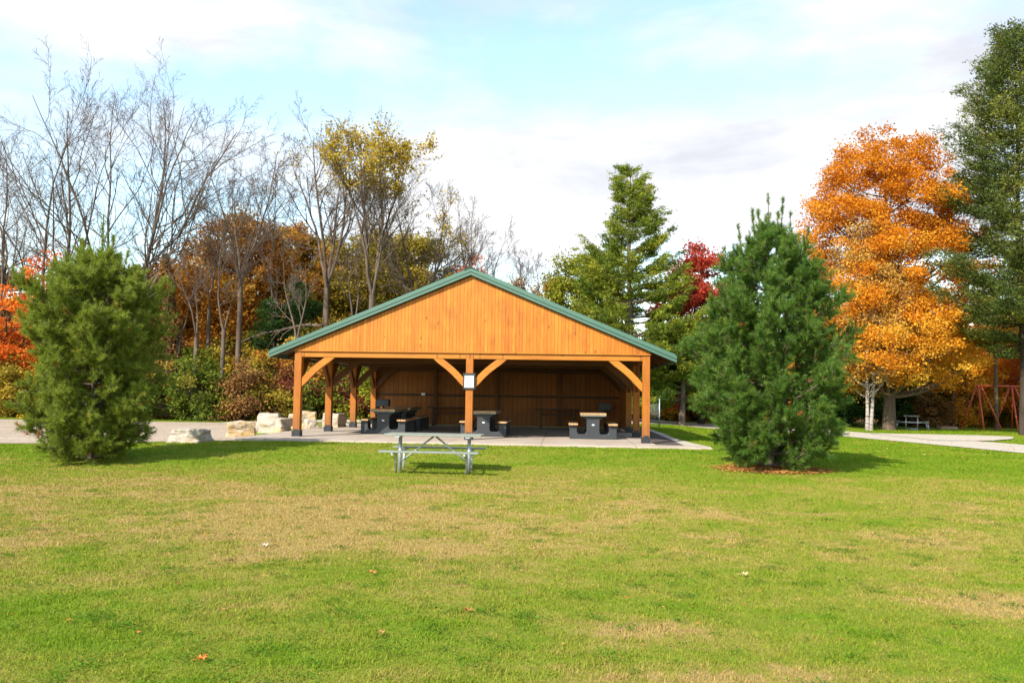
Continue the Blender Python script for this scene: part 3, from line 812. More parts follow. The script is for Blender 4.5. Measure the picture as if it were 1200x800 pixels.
# ------------------------------------------------------------------ near pines with long needles
def near_pine(label, px, Y, H, prof, seed, mat, leaders, open_top=False, whorl=.22):
    rg = np.random.default_rng(seed)
    x = at(px, 540, Y).x; z = tz(x, Y)
    t_ = empty('pine_tree', (x, Y, z), 0, label, 'pine tree')
    hs, rs_ = zip(*prof); env = lambda q: np.interp(q, hs, rs_)
    parts = []; shoots_p = []; shoots_d = []
    # trunk
    n = 14; zz = np.linspace(0, H * .97, n); P = np.stack([.05*np.sin(zz*1.1), .05*np.cos(zz*.9), zz], 1)[None]
    parts.append(tubes(P, np.linspace(.085, .012, n)[None], 8))
    lvl = .05
    while lvl < H - .15:
        r = env(lvl + .25); nb = 8 if lvl < H * .85 else 6
        a0 = rg.random() * 6.28
        for k in range(nb):
            a = a0 + k * 6.283 / nb + rg.normal(0, .2)
            L = r * rg.uniform(.78, 1.12) * (1 + .09 * math.sin(3 * a + lvl * 2.3 + seed))
            upa = .25 + .55 * (lvl / H) + rg.normal(0, .08)
            d0 = np.array([math.cos(a), math.sin(a), 0.])
            m_ = 9; q = np.linspace(0, 1, m_)
            rise = L * (math.tan(min(upa, 1.15)) * .45 * q + .35 * q ** 2.2)
            C = d0[None] * (L * q)[:, None]; C[:, 2] = lvl + rise * .8
            C[:, 0] += P[0, 0, 0]; C += np.cumsum(rg.normal(0, .012, (m_, 3)), 0)
            parts.append(tubes(C[None], np.linspace(.016, .005, m_)[None] * (1 + .3 * (L > 1)), 5))
            # side twigs on the outer part
            nt_ = int(10 + L * 24)
            for j in range(nt_):
                s = rg.uniform(.22, 1.0) ** .75
                i = min(int(s * (m_ - 1)), m_ - 2); f_ = s * (m_ - 1) - i
                p = C[i] * (1 - f_) + C[i+1] * f_; tdir = nrm(C[i+1] - C[i])
                sd_ = rg.normal(size=3); sd_ = nrm(np.cross(tdir, sd_))
                dd = nrm(tdir * rg.uniform(.35, .9) + sd_ * rg.uniform(.5, 1) + np.array([0, 0, .55 * rg.random()]))
                tl = rg.uniform(.16, .40) * (1.15 - .5 * s) * (.7 + .3 * min(L, 1))
                e = p + dd * tl
                parts.append(tubes(np.stack([p, p + dd * tl * .5, e])[None], np.array([[.006, .005, .004]]), 3))
                shoots_p.append(e); shoots_d.append(nrm(dd + [0, 0, .45]))
                if tl > .2: shoots_p.append(p + dd * tl * .55); shoots_d.append(nrm(dd + rg.normal(0, .4, 3)))
                if rg.random() < .55:
                    d2 = nrm(dd + rg.normal(0, .6, 3) + [0, 0, .3]); e2 = e + d2 * rg.uniform(.05, .13)
                    shoots_p.append(e2); shoots_d.append(d2)
            shoots_p.append(C[-1]); shoots_d.append(nrm(C[-1] - C[-2] + [0, 0, .3]))
        lvl += whorl * rg.uniform(.8, 1.2)
    # leaders: upright candles at the top
    for (lx, ly, lz, ll, lean) in leaders:
        d = nrm(np.array([lean, rg.normal(0, .08), 1.0])); b0_ = np.array([lx, ly, lz]); q = np.linspace(0, 1, 6)[:, None]
        C = b0_ + d * ll * q
        parts.append(tubes(C[None], np.linspace(.014, .007, 6)[None], 5))
        for j in range(int(ll * 11)):
            s = rg.uniform(.15, 1); p = b0_ + d * ll * s
            a = rg.random() * 6.28; od = nrm(np.array([math.cos(a) * .38, math.sin(a) * .38, 1.]))
            shoots_p.append(p + od * .04); shoots_d.append(od)
            if s < .45 and rg.random() < .5:
                tl = .25 * (1 - s) + .07; shoots_p.append(p + od * tl); shoots_d.append(nrm(od + [0, 0, .5]))
                parts.append(tubes(np.stack([p, p + od * tl * .5, p + od * tl])[None], np.array([[.006, .005, .004]]), 3))
        shoots_p.append(b0_ + d * ll); shoots_d.append(d)
    V, F = join(parts); np_mesh('trunk', V, F, BK_PINE, t_, smooth=True)
    SP = np.array(shoots_p); SD = np.array(shoots_d); S = len(SP); K = 36
    base = np.repeat(SP, K, 0); D_ = np.repeat(SD, K, 0)
    back = rg.random((S * K, 1))
    base = base - D_ * back * .13
    pr = nrm(np.cross(D_, rg.normal(size=(S*K, 3)))); th = rg.uniform(.35, 1.05, (S*K, 1))
    nd = nrm(D_ * np.cos(th) + pr * np.sin(th)); nd[:, 2] -= .10; Ln = rg.uniform(.075, .125, (S*K, 1))
    tip = base + nd * Ln; side = nrm(np.cross(nd, rg.normal(size=(S*K, 3)))) * .0046
    V = np.stack([base - side, base + side, tip], 1).reshape(-1, 3); F = np.arange(S*K*3).reshape(-1, 3)
    rn = np.repeat(np.clip(rg.normal(.5, .17, S), 0, 1), K) * .7 + rg.random(S*K) * .3
    brown = np.repeat(rg.random(S) < .006, K); rn = np.where(brown, .995, rn * .93)
    np_mesh('foliage', V, F, mat, t_, rnd=rn)
    print('pine', label[:20], S, 'shoots')
    return t_
def needle_mat(name, stops):
    m = leaf_mat(name, stops, .42, .02, .5); return m
NP1 = needle_mat('deep_green_needles', [(.032, .082, .012), (.050, .120, .016), (.072, .155, .020), (.098, .190, .024), (.13, .22, .028), (.155, .24, .031), (.17, .25, .034), (.36, .12, .03)])
NP2 = needle_mat('yellow_green_needles', [(.085, .135, .013), (.125, .185, .017), (.165, .225, .021), (.20, .255, .025), (.23, .28, .03), (.25, .29, .033), (.28, .30, .038), (.42, .12, .03)])
pineR = near_pine('dense deep green young pine right of the shelter, wider than tall branches at its foot', 903, 17.3, 5.2,
    [(0, .95), (.3, 1.1), (.8, 1.38), (1.5, 1.6), (2.3, 1.6), (3.0, 1.45), (3.7, 1.12), (4.3, .82), (4.8, .50), (5.2, .22)], 21, NP1,
    [(0, 0, 4.9, 1.12, -.02), (.24, 0, 4.7, 1.2, .05), (.46, .1, 4.5, 1.2, .10), (-.30, 0, 4.6, 1.1, -.04), (-.55, 0, 4.2, 1.1, -.12), (.66, 0, 4.1, 1.15, .16), (-.84, 0, 3.8, 1.0, -.14),
     (.1, -.2, 4.6, .95, .02), (.85, 0, 3.6, .85, .18), (-.1, .2, 4.8, .9, -.10), (-.98, .1, 3.4, .8, -.08), (1.1, 0, 3.2, .7, .16), (-.7, -.2, 4.1, .7, -.02), (.65, -.2, 4.0, .7, .04)])
pineR['label'] = 'dense deep green young pine on the lawn right of the shelter'
pineL = near_pine('yellowish green young pine with a thin open top on the left of the lawn', 103, 16.9, 4.5,
    [(0, .85), (.3, .95), (.8, 1.08), (1.5, 1.22), (2.2, 1.32), (2.9, 1.36), (3.4, 1.15), (3.8, .78), (4.4, .25)], 33, NP2,
    [(.08, 0, 4.3, .95, .0), (.3, 0, 4.2, .6, .05), (-.25, 0, 4.1, .6, -.1), (-.6, 0, 3.9, .6, -.15), (.45, 0, 4.0, .4, .1), (.85, 0, 3.5, .6, .15), (-1.0, 0, 3.4, .6, -.1), (-.4, .2, 4.0, .75, -.05), (.6, -.2, 3.8, .7, .12), (.1, .3, 4.0, .8, .03), (-.75, -.2, 3.7, .6, -.12)], whorl=.235)

# fallen needles and leaves
def scatter_leaves(name, label, pts, size, mat, seed, kind='stuff'):
    rg = np.random.default_rng(seed); C = np.array(pts); C[:, 2] = terrain(C[:, 0], C[:, 1]) + rg.uniform(.012, .035, len(C))
    V, F = leaves(rg, C, size, .7, 2.5)
    o = np_mesh(name, V, F, mat, rnd=rg.random(len(C))); return tag(o, label, 'leaf litter', kind=kind)
L_LIT = leaf_mat('fallen_leaf_colours', [(.20, .09, .03), (.34, .13, .035), (.42, .18, .05), (.5, .3, .12), (.45, .10, .02)], .15)
L_NEED = leaf_mat('fallen_needle_colours', [(.30, .13, .04), (.44, .19, .055), (.52, .26, .08)], .1)
rg = np.random.default_rng(5)
prx = pineR.location.x
r_ = np.sqrt(rg.random(5000)) * 1.02 * (1 + .15*rg.normal(size=5000)); a_ = rg.random(5000) * 6.283
scatter_leaves('needle_litter', 'orange brown carpet of dropped needles round the foot of the deep green pine', np.stack([prx + r_ * 1.1 * np.cos(a_), 17.15 + r_ * np.sin(a_) * .62, r_ * 0], 1), .055, L_NEED, 1)
n_ = 900; d_ = 5 + rg.random(n_) ** .8 * 17; x_ = (rg.random(n_) - .5) * 1.5 * d_
scatter_leaves('leaf_litter', 'small scattered dry leaves across the lawn', np.stack([x_, d_, 0 * d_], 1), .035, L_LIT, 2)
n_ = 1100; d_ = 22 + rg.random(n_) * 20; x_ = 7 + rg.random(n_) * 20
scatter_leaves('leaf_litter', 'pale fallen leaves across the grass between the pine and the path', np.stack([x_, d_, 0 * d_], 1), .085, L_LIT, 3)

def clover():
    rg = np.random.default_rng(61); nc = 520
    d = 4.2 + rg.random(nc) ** 1.3 * 9; x = (rg.random(nc) - .5) * 1.5 * d; rad = rg.uniform(.03, .13, nc)
    ci = rg.choice(nc, 26000, p=rad ** 2 / (rad ** 2).sum()); o = rg.normal(0, .6, (26000, 2)) * rad[ci][:, None]
    C = np.stack([x[ci] + o[:, 0], d[ci] + o[:, 1], 0 * x[ci]], 1); C[:, 2] = terrain(C[:, 0], C[:, 1]) + rg.uniform(.010, .024, len(C))
    V, F = leaves(rg, C, .016, .9, 1.6); cr_ = rg.random(nc)
    o_ = np_mesh('clover', V, F, leaf_mat('clover_leaves', [(.05, .13, .012), (.08, .17, .015), (.12, .21, .02)], .25), rnd=cr_[ci] * .6 + rg.random(26000) * .4)
    tag(o_, 'low clover and weed patches growing through the lawn', 'weeds', kind='stuff')
clover()
def maple_leaf(label, px, py, size, col, rz):
    # intersect the ray with the lawn
    Y = 6.0
    for _ in range(30):
        p = at(px, py, Y); g = tz(p.x, Y); d = (p.z - CAMZ) / Y; Y = (g + .03 - CAMZ) / d
    p = at(px, py, Y)
    k = 15; pts = []
    lobes = [0, 52, 112, 180+68, 180+128]
    for i in range(20):
        a = i * 18; r = 1.0 if i % 4 == 0 else (.62 if i % 2 == 0 else .48)
        pts.append((math.cos(R(a)) * r * size * .5, math.sin(R(a)) * r * size * .5))
    m = MB(); vs_ = [(0, 0, .004)] + [(a, b, .010 * math.sin(i * 1.7) + (abs(a) + abs(b)) * .22) for i, (a, b) in enumerate(pts)]
    m.add(vs_, [(0, i + 1, (i + 1) % 20 + 1) for i in range(20)])
    m.tube([(-size*.15, 0, .006), (-size*.55, 0, .012), (-size*.8, .01, .015)], .0016, 5)
    mt = simple('leaf_' + label.split()[0], col, .6, 0, .35, 30)
    o = m.build('fallen_leaf', mt); o.location = (p.x, Y, tz(p.x, Y) + .028); o.rotation_euler = (R(8), R(-9), rz)
    tag(o, label, 'leaf', 'single fallen leaves on the near lawn')
maple_leaf('bright orange fallen leaf nearest the camera, low left on the lawn', 237, 770, .085, (.62, .17, .012), 1)
maple_leaf('rusty orange fallen leaf on green grass left of the middle', 436, 670, .10, (.50, .19, .03), 2.2)
maple_leaf('pale straw coloured fallen leaf right of the middle of the lawn', 873, 672, .09, (.60, .42, .20), .3)
maple_leaf('whitish fallen leaf in the dry band left of the middle', 311, 638, .10, (.55, .48, .36), .9)
maple_leaf('dull orange fallen leaf with curled edge, just left of the lawn centre', 548, 714, .085, (.48, .17, .05), 2.9)
maple_leaf('small tan fallen leaf low in the middle of the lawn', 447, 740, .055, (.5, .25, .08), 1.9)
maple_leaf('dark brown fallen leaf beside the green patch left of the middle', 271, 656, .06, (.16, .06, .02), 1.2)

# ------------------------------------------------------------------ woods
def grow(rg, P0, D0, L, n, wob, trop):
    Mn = len(P0); P = np.empty((Mn, n, 3)); P[:, 0] = P0; d = D0.copy(); st = (L / (n - 1))[:, None]
    for i in range(1, n):
        d = nrm(d + rg.normal(0, wob, (Mn, 3)) + np.array([0, 0, trop]))
        P[:, i] = P[:, i-1] + d * st
    return P
def spawn(rg, P, Rd, L, k, lo, hi, ang, lr, n, wob, trop, rr=.6, minr=.008):
    Mn, pn, _ = P.shape
    idx = np.repeat(np.arange(Mn), k); s = lo + (hi - lo) * (np.tile(np.arange(k), Mn) + rg.random(Mn * k)) / k
    f = s * (pn - 1); i = np.minimum(f.astype(int), pn - 2); f = (f - i)[:, None]
    p = P[idx, i] * (1 - f) + P[idx, i+1] * f; td = nrm(P[idx, i+1] - P[idx, i])
    sd_ = nrm(np.cross(td, rg.normal(size=(Mn*k, 3)))); a = rg.normal(ang, .14, Mn*k)[:, None]
    d = nrm(td * np.cos(a) + sd_ * np.sin(a))
    Lc = L[idx] * lr * (1.15 - .7 * s) * rg.uniform(.7, 1.25, Mn*k)
    pr = Rd[idx, i] * (1 - f[:, 0]) + Rd[idx, i+1] * f[:, 0]
    r0 = np.maximum(pr * rr, minr)
    C = grow(rg, p, d, Lc, n, wob, trop)
    Rc = r0[:, None] * np.linspace(1, .35, n)[None]
    return C, np.maximum(Rc, minr * .6), Lc

def tree_empty(name, label, cat, px, Y, group=None):
    x = at(px, 495, Y).x; return empty(name, (x, Y, tz(x, Y) - .03), 0, label, cat, group)

def bare_tree(label, px, Y, H, seed, stems=4, lean=.28, fork=.12, r0=.2, dens=1.0, bark=None, leaf=None, leafn=0, leafz=(0, 1), leafsize=.13, group='bare trees of the wood', limb=None, base_lean=0.0, name='bare_tree'):
    rg = np.random.default_rng(seed); bark = bark or BK_GREY
    t_ = tree_empty(name, label, 'tree', px, Y, group)
    fh = H * fork
    # bole
    nb = 6; zz = np.linspace(0, fh, nb); bl = np.stack([base_lean * zz, 0*zz, zz], 1)[None]
    parts = [tubes(bl, (np.linspace(1.25, 1.0, nb) * r0)[None], 10)]
    a = rg.random() * 6.28 + np.arange(stems) * 6.283 / stems + rg.normal(0, .2, stems)
    tl = lean * rg.uniform(.35, 1.15, stems)
    D0 = nrm(np.stack([np.cos(a) * tl + base_lean, np.sin(a) * tl, np.ones(stems)], 1))
    L0 = (H - fh) * rg.uniform(.86, .98, stems)
    P0 = np.repeat(bl[:, -1], stems, 0) - np.array([0, 0, r0 * .8])
    A = grow(rg, P0, D0, L0, 14, .062, .012); RA = (r0 * .62 * rg.uniform(.75, 1.1, stems))[:, None] * np.linspace(1, .12, 14)[None] ** .9
    parts.append(tubes(A, RA, 8))
    B, RB, LB = spawn(rg, A, RA, L0, int(9 * dens), .22, .97, .70, .50, 9, .12, .065, .62)
    parts.append(tubes(B, RB, 5))
    tw = []
    C, RC, LC = spawn(rg, B, RB, LB, 8, .12, 1, .62, .48, 7, .13, .06, .6)
    tw.append(tubes(C, RC, 4))
    Dd, RD, LD = spawn(rg, C, RC, LC, 5, .15, 1, .65, .5, 4, .15, .05, .6, .0075)
    tw.append(tubes(Dd, RD, 3))
    E, RE, LE = spawn(rg, Dd, RD, LD, 3, .2, 1, .6, .6, 3, .12, .05, .7, .006)
    tw.append(tubes(E, RE, 3))
    if limb is not None:
        q = np.linspace(0, 1, 10)[:, None]; p0_, p1_, dr_ = limb
        Lb = np.array(p0_) * (1 - q) + np.array(p1_) * q; Lb[:, 2] -= dr_ * np.sin(q[:, 0] * 3.14); Lb += rg.normal(0, .05, Lb.shape)
        parts.append(tubes(Lb[None], np.linspace(.10, .03, 10)[None], 6))
        G, RG, LG_ = spawn(rg, Lb[None], np.linspace(.10, .03, 10)[None], np.array([4.]), 7, .3, 1, .7, .35, 6, .15, -.02, .5); parts.append(tubes(G, RG, 4))
    V, F = join(parts); np_mesh('trunk', V, F, bark, t_, smooth=True)
    V, F = join(tw); np_mesh('branches', V, F, bark, t_)
    if leaf and leafn:
        pts = np.concatenate([Dd[:, 1:].reshape(-1, 3), C[:, 3:].reshape(-1, 3)])
        zt = pts[:, 2] / H; ok = (zt > leafz[0]) & (zt < leafz[1]); pts = pts[ok]
        # leaves hang on in patches
        seeds = pts[rg.integers(0, len(pts), 26)]
        dmin = np.min(np.linalg.norm(pts[:, None] - seeds[None], axis=2), 1); wgt = np.exp(-(dmin / (.06 * H)) ** 2) + .05; wgt /= wgt.sum()
        pk = pts[rg.choice(len(pts), leafn, p=wgt)] + rg.normal(0, .14, (leafn, 3))
        V, F = leaves(rg, pk, leafsize); np_mesh('crown', V, F, leaf, t_, rnd=rg.random(leafn))
    return t_

def leafy_tree(label, px, Y, H, prof, mat, seed, nleaf=40000, leaf=.15, clumps=220, cr=.55, r0=.2, bark=None, group=None, name='deciduous_tree', cat='tree', sq=.75, base=None, lumps=.2, shell=.5, upn=.5, stems=1, lean=0, hg=.06, strg=.10):
    """prof: (height fraction, radius); clumps of leaves on limbs that leave the trunk"""
    rg = np.random.default_rng(seed); bark = bark or BK_GREY
    t_ = tree_empty(name, label, cat, px, Y, group)
    hs, rs_ = zip(*prof); hs = np.array(hs) * H
    zs = np.linspace(hs[0], hs[-1], 200); pr = np.interp(zs, hs, rs_) ** 1.6; pr /= pr.sum()
    z = rg.choice(zs, clumps, p=pr); rr = np.interp(z, hs, rs_); a = rg.random(clumps) * 6.283
    ph = rg.random(3) * 6
    env = rr * (1 + lumps * np.sin(3 * a + ph[0] + z * .8) + lumps * .7 * np.sin(5 * a + ph[1] - z * 1.3))
    q = rg.random(clumps) ** shell
    C = np.stack([np.cos(a) * env * q + lean * z, np.sin(a) * env * q, z + rg.normal(0, .15, clumps)], 1)
    # leaves
    rad = cr * rg.uniform(.55, 1.35, clumps); wgt = rad ** 2; ci = rg.choice(clumps, nleaf, p=wgt / wgt.sum())
    off = nrm(rg.normal(size=(nleaf, 3))) * (rg.random((nleaf, 1)) ** .45) * rad[ci][:, None] * np.array([1.1, 1.1, sq])
    strag = rg.random(nleaf) < strg; off[strag] *= 1.6
    P = C[ci] + off
    P[:, 2] = np.maximum(P[:, 2], .05)
    V, F = leaves(rg, P, leaf, .8, upn)
    crn = np.clip(rg.normal(.5, .25, clumps), 0, 1)
    np_mesh('crown' if name != 'shrub' else 'foliage', V, F, mat, t_, rnd=np.clip(crn[ci] * .6 + rg.random(nleaf) * .4 + hg * (P[:, 2] / H - .5), 0.01, .99))
    # trunk and limbs
    parts = []; zt = H * .93; n = 12; zz = np.linspace(0, zt, n)
    for s in range(stems):
        ox = (s - (stems - 1) / 2) * .12; ln_ = (s - (stems-1)/2) * .10
        T = np.stack([ox + (lean + ln_) * zz + .05*np.sin(zz * .8 + s), .04*np.cos(zz*.7), zz], 1)
        parts.append(tubes(T[None], (r0 * np.r_[1.35, np.linspace(1, .1, n-1)])[None], 10))
    nl = min(clumps, 70); sel = rg.choice(clumps, nl, replace=False); E = C[sel]
    zb = np.clip(E[:, 2] - np.hypot(E[:, 0], E[:, 1]) * rg.uniform(.5, .95, nl), max(hs[0] * .75, .1 * H), zt * .95)
    B = np.stack([lean * zb, 0*zb, zb], 1); qq = np.linspace(0, 1, 7)[None, :, None]
    mid = (B + E) / 2; mid[:, 2] -= .12 * np.linalg.norm(E - B, axis=1); mid += rg.normal(0, .12, mid.shape)
    Lm = B[:, None] * (1 - qq) ** 2 + 2 * mid[:, None] * qq * (1 - qq) + E[:, None] * qq ** 2
    rb_ = (r0 * .42 * (1 - zb / (H * 1.1)) + .015)[:, None] * np.linspace(1, .25, 7)[None]
    parts.append(tubes(Lm, rb_, 5))
    tw, rt_, _ = spawn(rg, Lm, rb_, np.linalg.norm(E - B, axis=1), 5, .35, 1, .7, .4, 5, .14, .03, .5, .008); parts.append(tubes(tw, rt_, 3))
    V, F = join(parts); np_mesh('trunk' if name != 'shrub' else 'stems', V, F, bark, t_, smooth=True)
    return t_

def conifer(label, px, Y, H, prof, mat, seed, n=60000, r0=.2, whorl=.5, nb=6, name='conifer_tree', droop=.1, size=.20, bark=None, thick=.16, xbias=0, group=None, zmin=0):
    rg = np.random.default_rng(seed); t_ = tree_empty(name, label, 'tree', px, Y, group)
    hs, rs_ = zip(*prof); hs = np.array(hs) * H
    parts = []; m_ = 12; zz = np.linspace(0, H * .985, m_)
    parts.append(tubes(np.stack([.08*np.sin(zz*.5), .06*np.cos(zz*.4), zz], 1)[None], (r0 * np.r_[1.2, np.linspace(1, .06, m_-1)])[None], 9))
    pts = []; outd = []; cl = []; z = hs[0]; bid = 0; wts = []
    while z < H * .985:
        r = np.interp(z, hs, rs_)
        k_ = nb if r > .8 else 4
        for k in range(k_):
            if rg.random() < .10: continue
            a = rg.random() * 6.283; L = r * rg.uniform(.62, 1.18) * (1 + .12 * math.sin(2 * a + z))
            zl = z + rg.normal(0, .12); d = np.array([math.cos(a), math.sin(a), 0.]); q = np.linspace(0, 1, 8)
            up = (.75 * (z / H) - .05) * L
            C = d[None] * (L * q)[:, None]; C[:, 2] = zl + up * q - droop * L * np.sin(q * 3.14) * .8 + .14 * L * q ** 3
            parts.append(tubes(C[None], np.linspace(r0 * .22 * (1 - z / H) + .015, .01, 8)[None], 4))
            ns = max(int(5 + L * 7), 5)
            for j in range(ns):
                s = rg.uniform(.28, 1) if L > .6 else rg.uniform(.1, 1); f = s * 7; i = min(int(f), 6); p = C[i] + (C[i+1] - C[i]) * (f - i)
                sd_ = np.array([-d[1], d[0], 0]) * rg.choice([-1, 1]); dd = nrm(d * .75 + sd_ * rg.uniform(.2, 1) + [0, 0, rg.normal(.12, .12)])
                tl = (.25 + .30 * L * (1.1 - s)) * rg.uniform(.6, 1.1); tl = min(tl, 1.3)
                e = p + dd * tl; parts.append(tubes(np.stack([p, e])[None], np.array([[.012, .006]]), 3))
                pts.append((p, e)); outd.append(dd); cl.append(bid); wts.append(tl)
            bid += 1
        z += whorl * rg.uniform(.75, 1.25) * (.6 + .4 * (1 - z / H) + .2)
    V, F = join(parts); np_mesh('trunk', V, F, bark or BK_PINE, t_, smooth=True)
    A = np.array([p for p, e in pts]); E = np.array([e for p, e in pts]); OD = np.array(outd); cl = np.array(cl); w_ = np.array(wts) + .15
    si = rg.choice(len(A), n, p=w_ / w_.sum()); q = rg.uniform(.25, 1.08, (n, 1))
    P = A[si] * (1 - q) + E[si] * q + rg.normal(0, thick, (n, 3)) * np.array([1, 1, .5])
    V, F = leaves(rg, P, size, .28, .5, out=nrm(OD[si] + np.array([0, 0, .35])))
    bc = np.clip(rg.normal(.5, .26, bid), 0, 1)
    np_mesh('crown', V, F, mat, t_, rnd=np.clip(bc[cl[si]] * .6 + rg.random(n) * .4, 0.01, .99))
    return t_

L_ORANGE = leaf_mat('orange_maple_leaves', [(.48, .17, .016), (.62, .23, .018), (.70, .29, .024), (.73, .37, .035), (.71, .44, .06)], .48)
L_RED = leaf_mat('scarlet_leaves', [(.26, .045, .025), (.42, .06, .035), (.54, .085, .05), (.52, .17, .06)], .4)
L_FLAME = leaf_mat('flame_orange_leaves', [(.50, .08, .015), (.66, .14, .02), (.74, .20, .03), (.70, .30, .04)], .42)
L_BIRCH = leaf_mat('ochre_birch_leaves', [(.36, .19, .05), (.50, .29, .06), (.60, .38, .08), (.62, .44, .13)], .4)
L_YEL = leaf_mat('yellow_leaves', [(.36, .24, .02), (.50, .32, .025), (.58, .40, .05), (.42, .36, .06)], .45)
L_OAKB = leaf_mat('rusty_oak_leaves', [(.19, .08, .018), (.33, .135, .024), (.48, .20, .03), (.54, .27, .045), (.42, .32, .055)], .35)
L_OLIVE = leaf_mat('olive_leaves', [(.11, .10, .018), (.20, .165, .022), (.30, .225, .030), (.40, .27, .04), (.24, .23, .03)], .35)
L_BROWN = leaf_mat('brown_leaves', [(.10, .055, .024), (.19, .095, .034), (.28, .14, .045), (.36, .20, .065)], .3)
L_MAROON = leaf_mat('maroon_leaves', [(.07, .022, .014), (.13, .035, .02), (.20, .055, .03), (.24, .10, .04)], .3)
L_GREEN = leaf_mat('green_shrub_leaves', [(.05, .085, .014), (.085, .13, .018), (.13, .17, .022), (.19, .20, .03), (.28, .22, .04)], .35)
L_DGREEN = leaf_mat('dark_green_leaves', [(.016, .045, .012), (.028, .070, .016), (.045, .095, .02), (.06, .11, .02)], .3)
L_PINE = leaf_mat('mixed_pine_needles', [(.055, .110, .022), (.11, .175, .026), (.19, .24, .03), (.30, .32, .035), (.40, .38, .045)], .42)
L_SPRUCE = leaf_mat('blue_green_needles', [(.045, .078, .022), (.078, .118, .028), (.12, .155, .034), (.19, .205, .04), (.29, .27, .055)], .35)
L_LOCUST = leaf_mat('yellow_green_leaves', [(.09, .12, .016), (.16, .19, .02), (.24, .25, .025), (.33, .29, .03)], .4)

# --- bare trees on the left, from left to right
G1 = 'bare trees of the wood'
bare_tree('bare many stemmed tree cut by the left edge of the picture', -12, 44, 16.3, 101, 3, .36, .18, .17, .9)
bare_tree('tall bare tree with forking grey stems behind the scarlet maple', 52, 43, 17.0, 102, 4, .38, .16, .18, .9)
bare_tree('tallest bare tree, wide fan of stems above the left pine', 143, 42, 18.6, 103, 6, .40, .18, .19, 1.05, base_lean=-.01)
bare_tree('slim bare tree standing alone against blue sky left of the rusty oak', 240, 45, 13.4, 104, 2, .34, .46, .10, .9, BK_WARM)
bare_tree('bare tan trunked tree rising in front of the rusty oak', 276, 41, 14.8, 105, 3, .36, .46, .12, 1.0, BK_WARM)
bare_tree('bare tree with upright crown and sparse leaf tufts left of the yellow topped tree', 378, 42, 15.6, 106, 4, .42, .44, .15, 1.1, BK_WARM, L_YEL, 900, (.75, 1), .12,
          limb=((-.0, -.1, 4.9), (-4.6, .6, 4.0), -.25))
bare_tree('tall tree with golden leaves left only in its top', 432, 40, 14.8, 107, 5, .38, .42, .15, 1.05, BK_GREY, L_YEL, 7500, (.77, 1.1), .14, group=None, name='golden_tree')
bare_tree('spreading bare tree with a few golden tufts right of the yellow topped tree', 492, 43, 12.6, 108, 4, .46, .34, .14, 1.1, BK_GREY, L_YEL, 1500, (.7, 1), .13)
bare_tree('low twiggy bare tree just above the left roof slope', 548, 50, 12.2, 109, 4, .34, .35, .15, 1.1)
bare_tree('small bare sapling beyond the roof ridge with brown leaf tufts', 622, 55, 11.6, 110, 3, .26, .4, .12, 1.0, BK_GREY, L_OAKB, 1400, (.3, .8), .15)
bare_tree('thin bare tree between the two tall trees over the left pine', 205, 47, 14.0, 111, 2, .3, .3, .10, .8)
bare_tree('thin bare tree seen through the twigs above the rusty oak', 318, 46, 14.6, 112, 2, .22, .35, .10, .9)

# --- leafy trees behind them
G2 = None
OAK = [(.14, 2.2), (.32, 3.8), (.62, 4.6), (.8, 3.9), (.93, 2.2), (1, .8)]
leafy_tree('rusty brown oak with a broad domed crown behind the bare trunks', 285, 50, 12.7, OAK, L_OAKB, 201, 80000, .16, 300, .75, .28, BK_DARK, G2, 'oak_tree')
leafy_tree('mixed rust and olive oak filling the gap above the left eave', 338, 51, 12.2, [(a, r*.85) for a, r in OAK], L_OAKB, 211, 52000, .16, 230, .75, .24, BK_DARK, G2, 'oak_tree')
leafy_tree('olive oak behind the golden topped tree trunk', 432, 51, 11.6, [(a, r*.8) for a, r in OAK], L_OLIVE, 212, 44000, .16, 200, .75, .24, BK_DARK, G2, 'oak_tree')
leafy_tree('dark rusty oak left of the domed one, behind the dead snag', 214, 55, 10.9, [(a, r*.8) for a, r in OAK], L_OAKB, 202, 44000, .18, 170, .7, .22, BK_DARK, G2, 'oak_tree')
leafy_tree('olive brown oak behind the trunk of the golden topped tree', 388, 53, 12.2, OAK, L_OLIVE, 203, 66000, .17, 240, .75, .28, BK_DARK, G2, 'oak_tree')
leafy_tree('olive green oak above the left roof slope', 470, 54, 12.3, [(a, r*.95) for a, r in OAK], L_OLIVE, 204, 60000, .17, 220, .75, .28, BK_DARK, G2, 'oak_tree')
leafy_tree('salmon orange maple peeping over the roof left of the ridge', 545, 58, 11.2, [(a, r*.62) for a, r in OAK], L_FLAME, 205, 14000, .16, 90, .6, .2, BK_DARK, G2, 'maple_tree')
leafy_tree('scarlet orange maple behind the left pine', 52, 40, 8.0, [(.1, 1.6), (.4, 2.3), (.7, 2.0), (.9, 1.1), (1, .4)], L_FLAME, 206, 11000, .14, 110, .45, .15, BK_DARK, G2, 'maple_tree')
leafy_tree('orange shrubby maple at the left edge of the picture', 2, 38.5, 6.2, [(.05, 1.2), (.4, 1.9), (.8, 1.3), (1, .4)], L_FLAME, 207, 7500, .13, 70, .4, .1, BK_DARK, G2, 'maple_tree')
leafy_tree('brown leaved tree between the left pine and the snag', 165, 50, 8.8, [(.1, 2.2), (.5, 3.2), (.85, 2.0), (1, .6)], L_BROWN, 208, 24000, .17, 130, .6, .18, BK_DARK, G2)
leafy_tree('brown and maroon tree behind the far left stems', 95, 50, 8.6, [(.1, 2.4), (.5, 3.2), (.85, 2.0), (1, .6)], L_MAROON, 209, 24000, .17, 130, .6, .18, BK_DARK, G2)
leafy_tree('dull brown tree far left behind the orange maple', -20, 52, 9.5, [(.1, 2.4), (.5, 3.4), (.85, 2.2), (1, .6)], L_BROWN, 210, 22000, .17, 120, .6, .18, BK_DARK, G2)
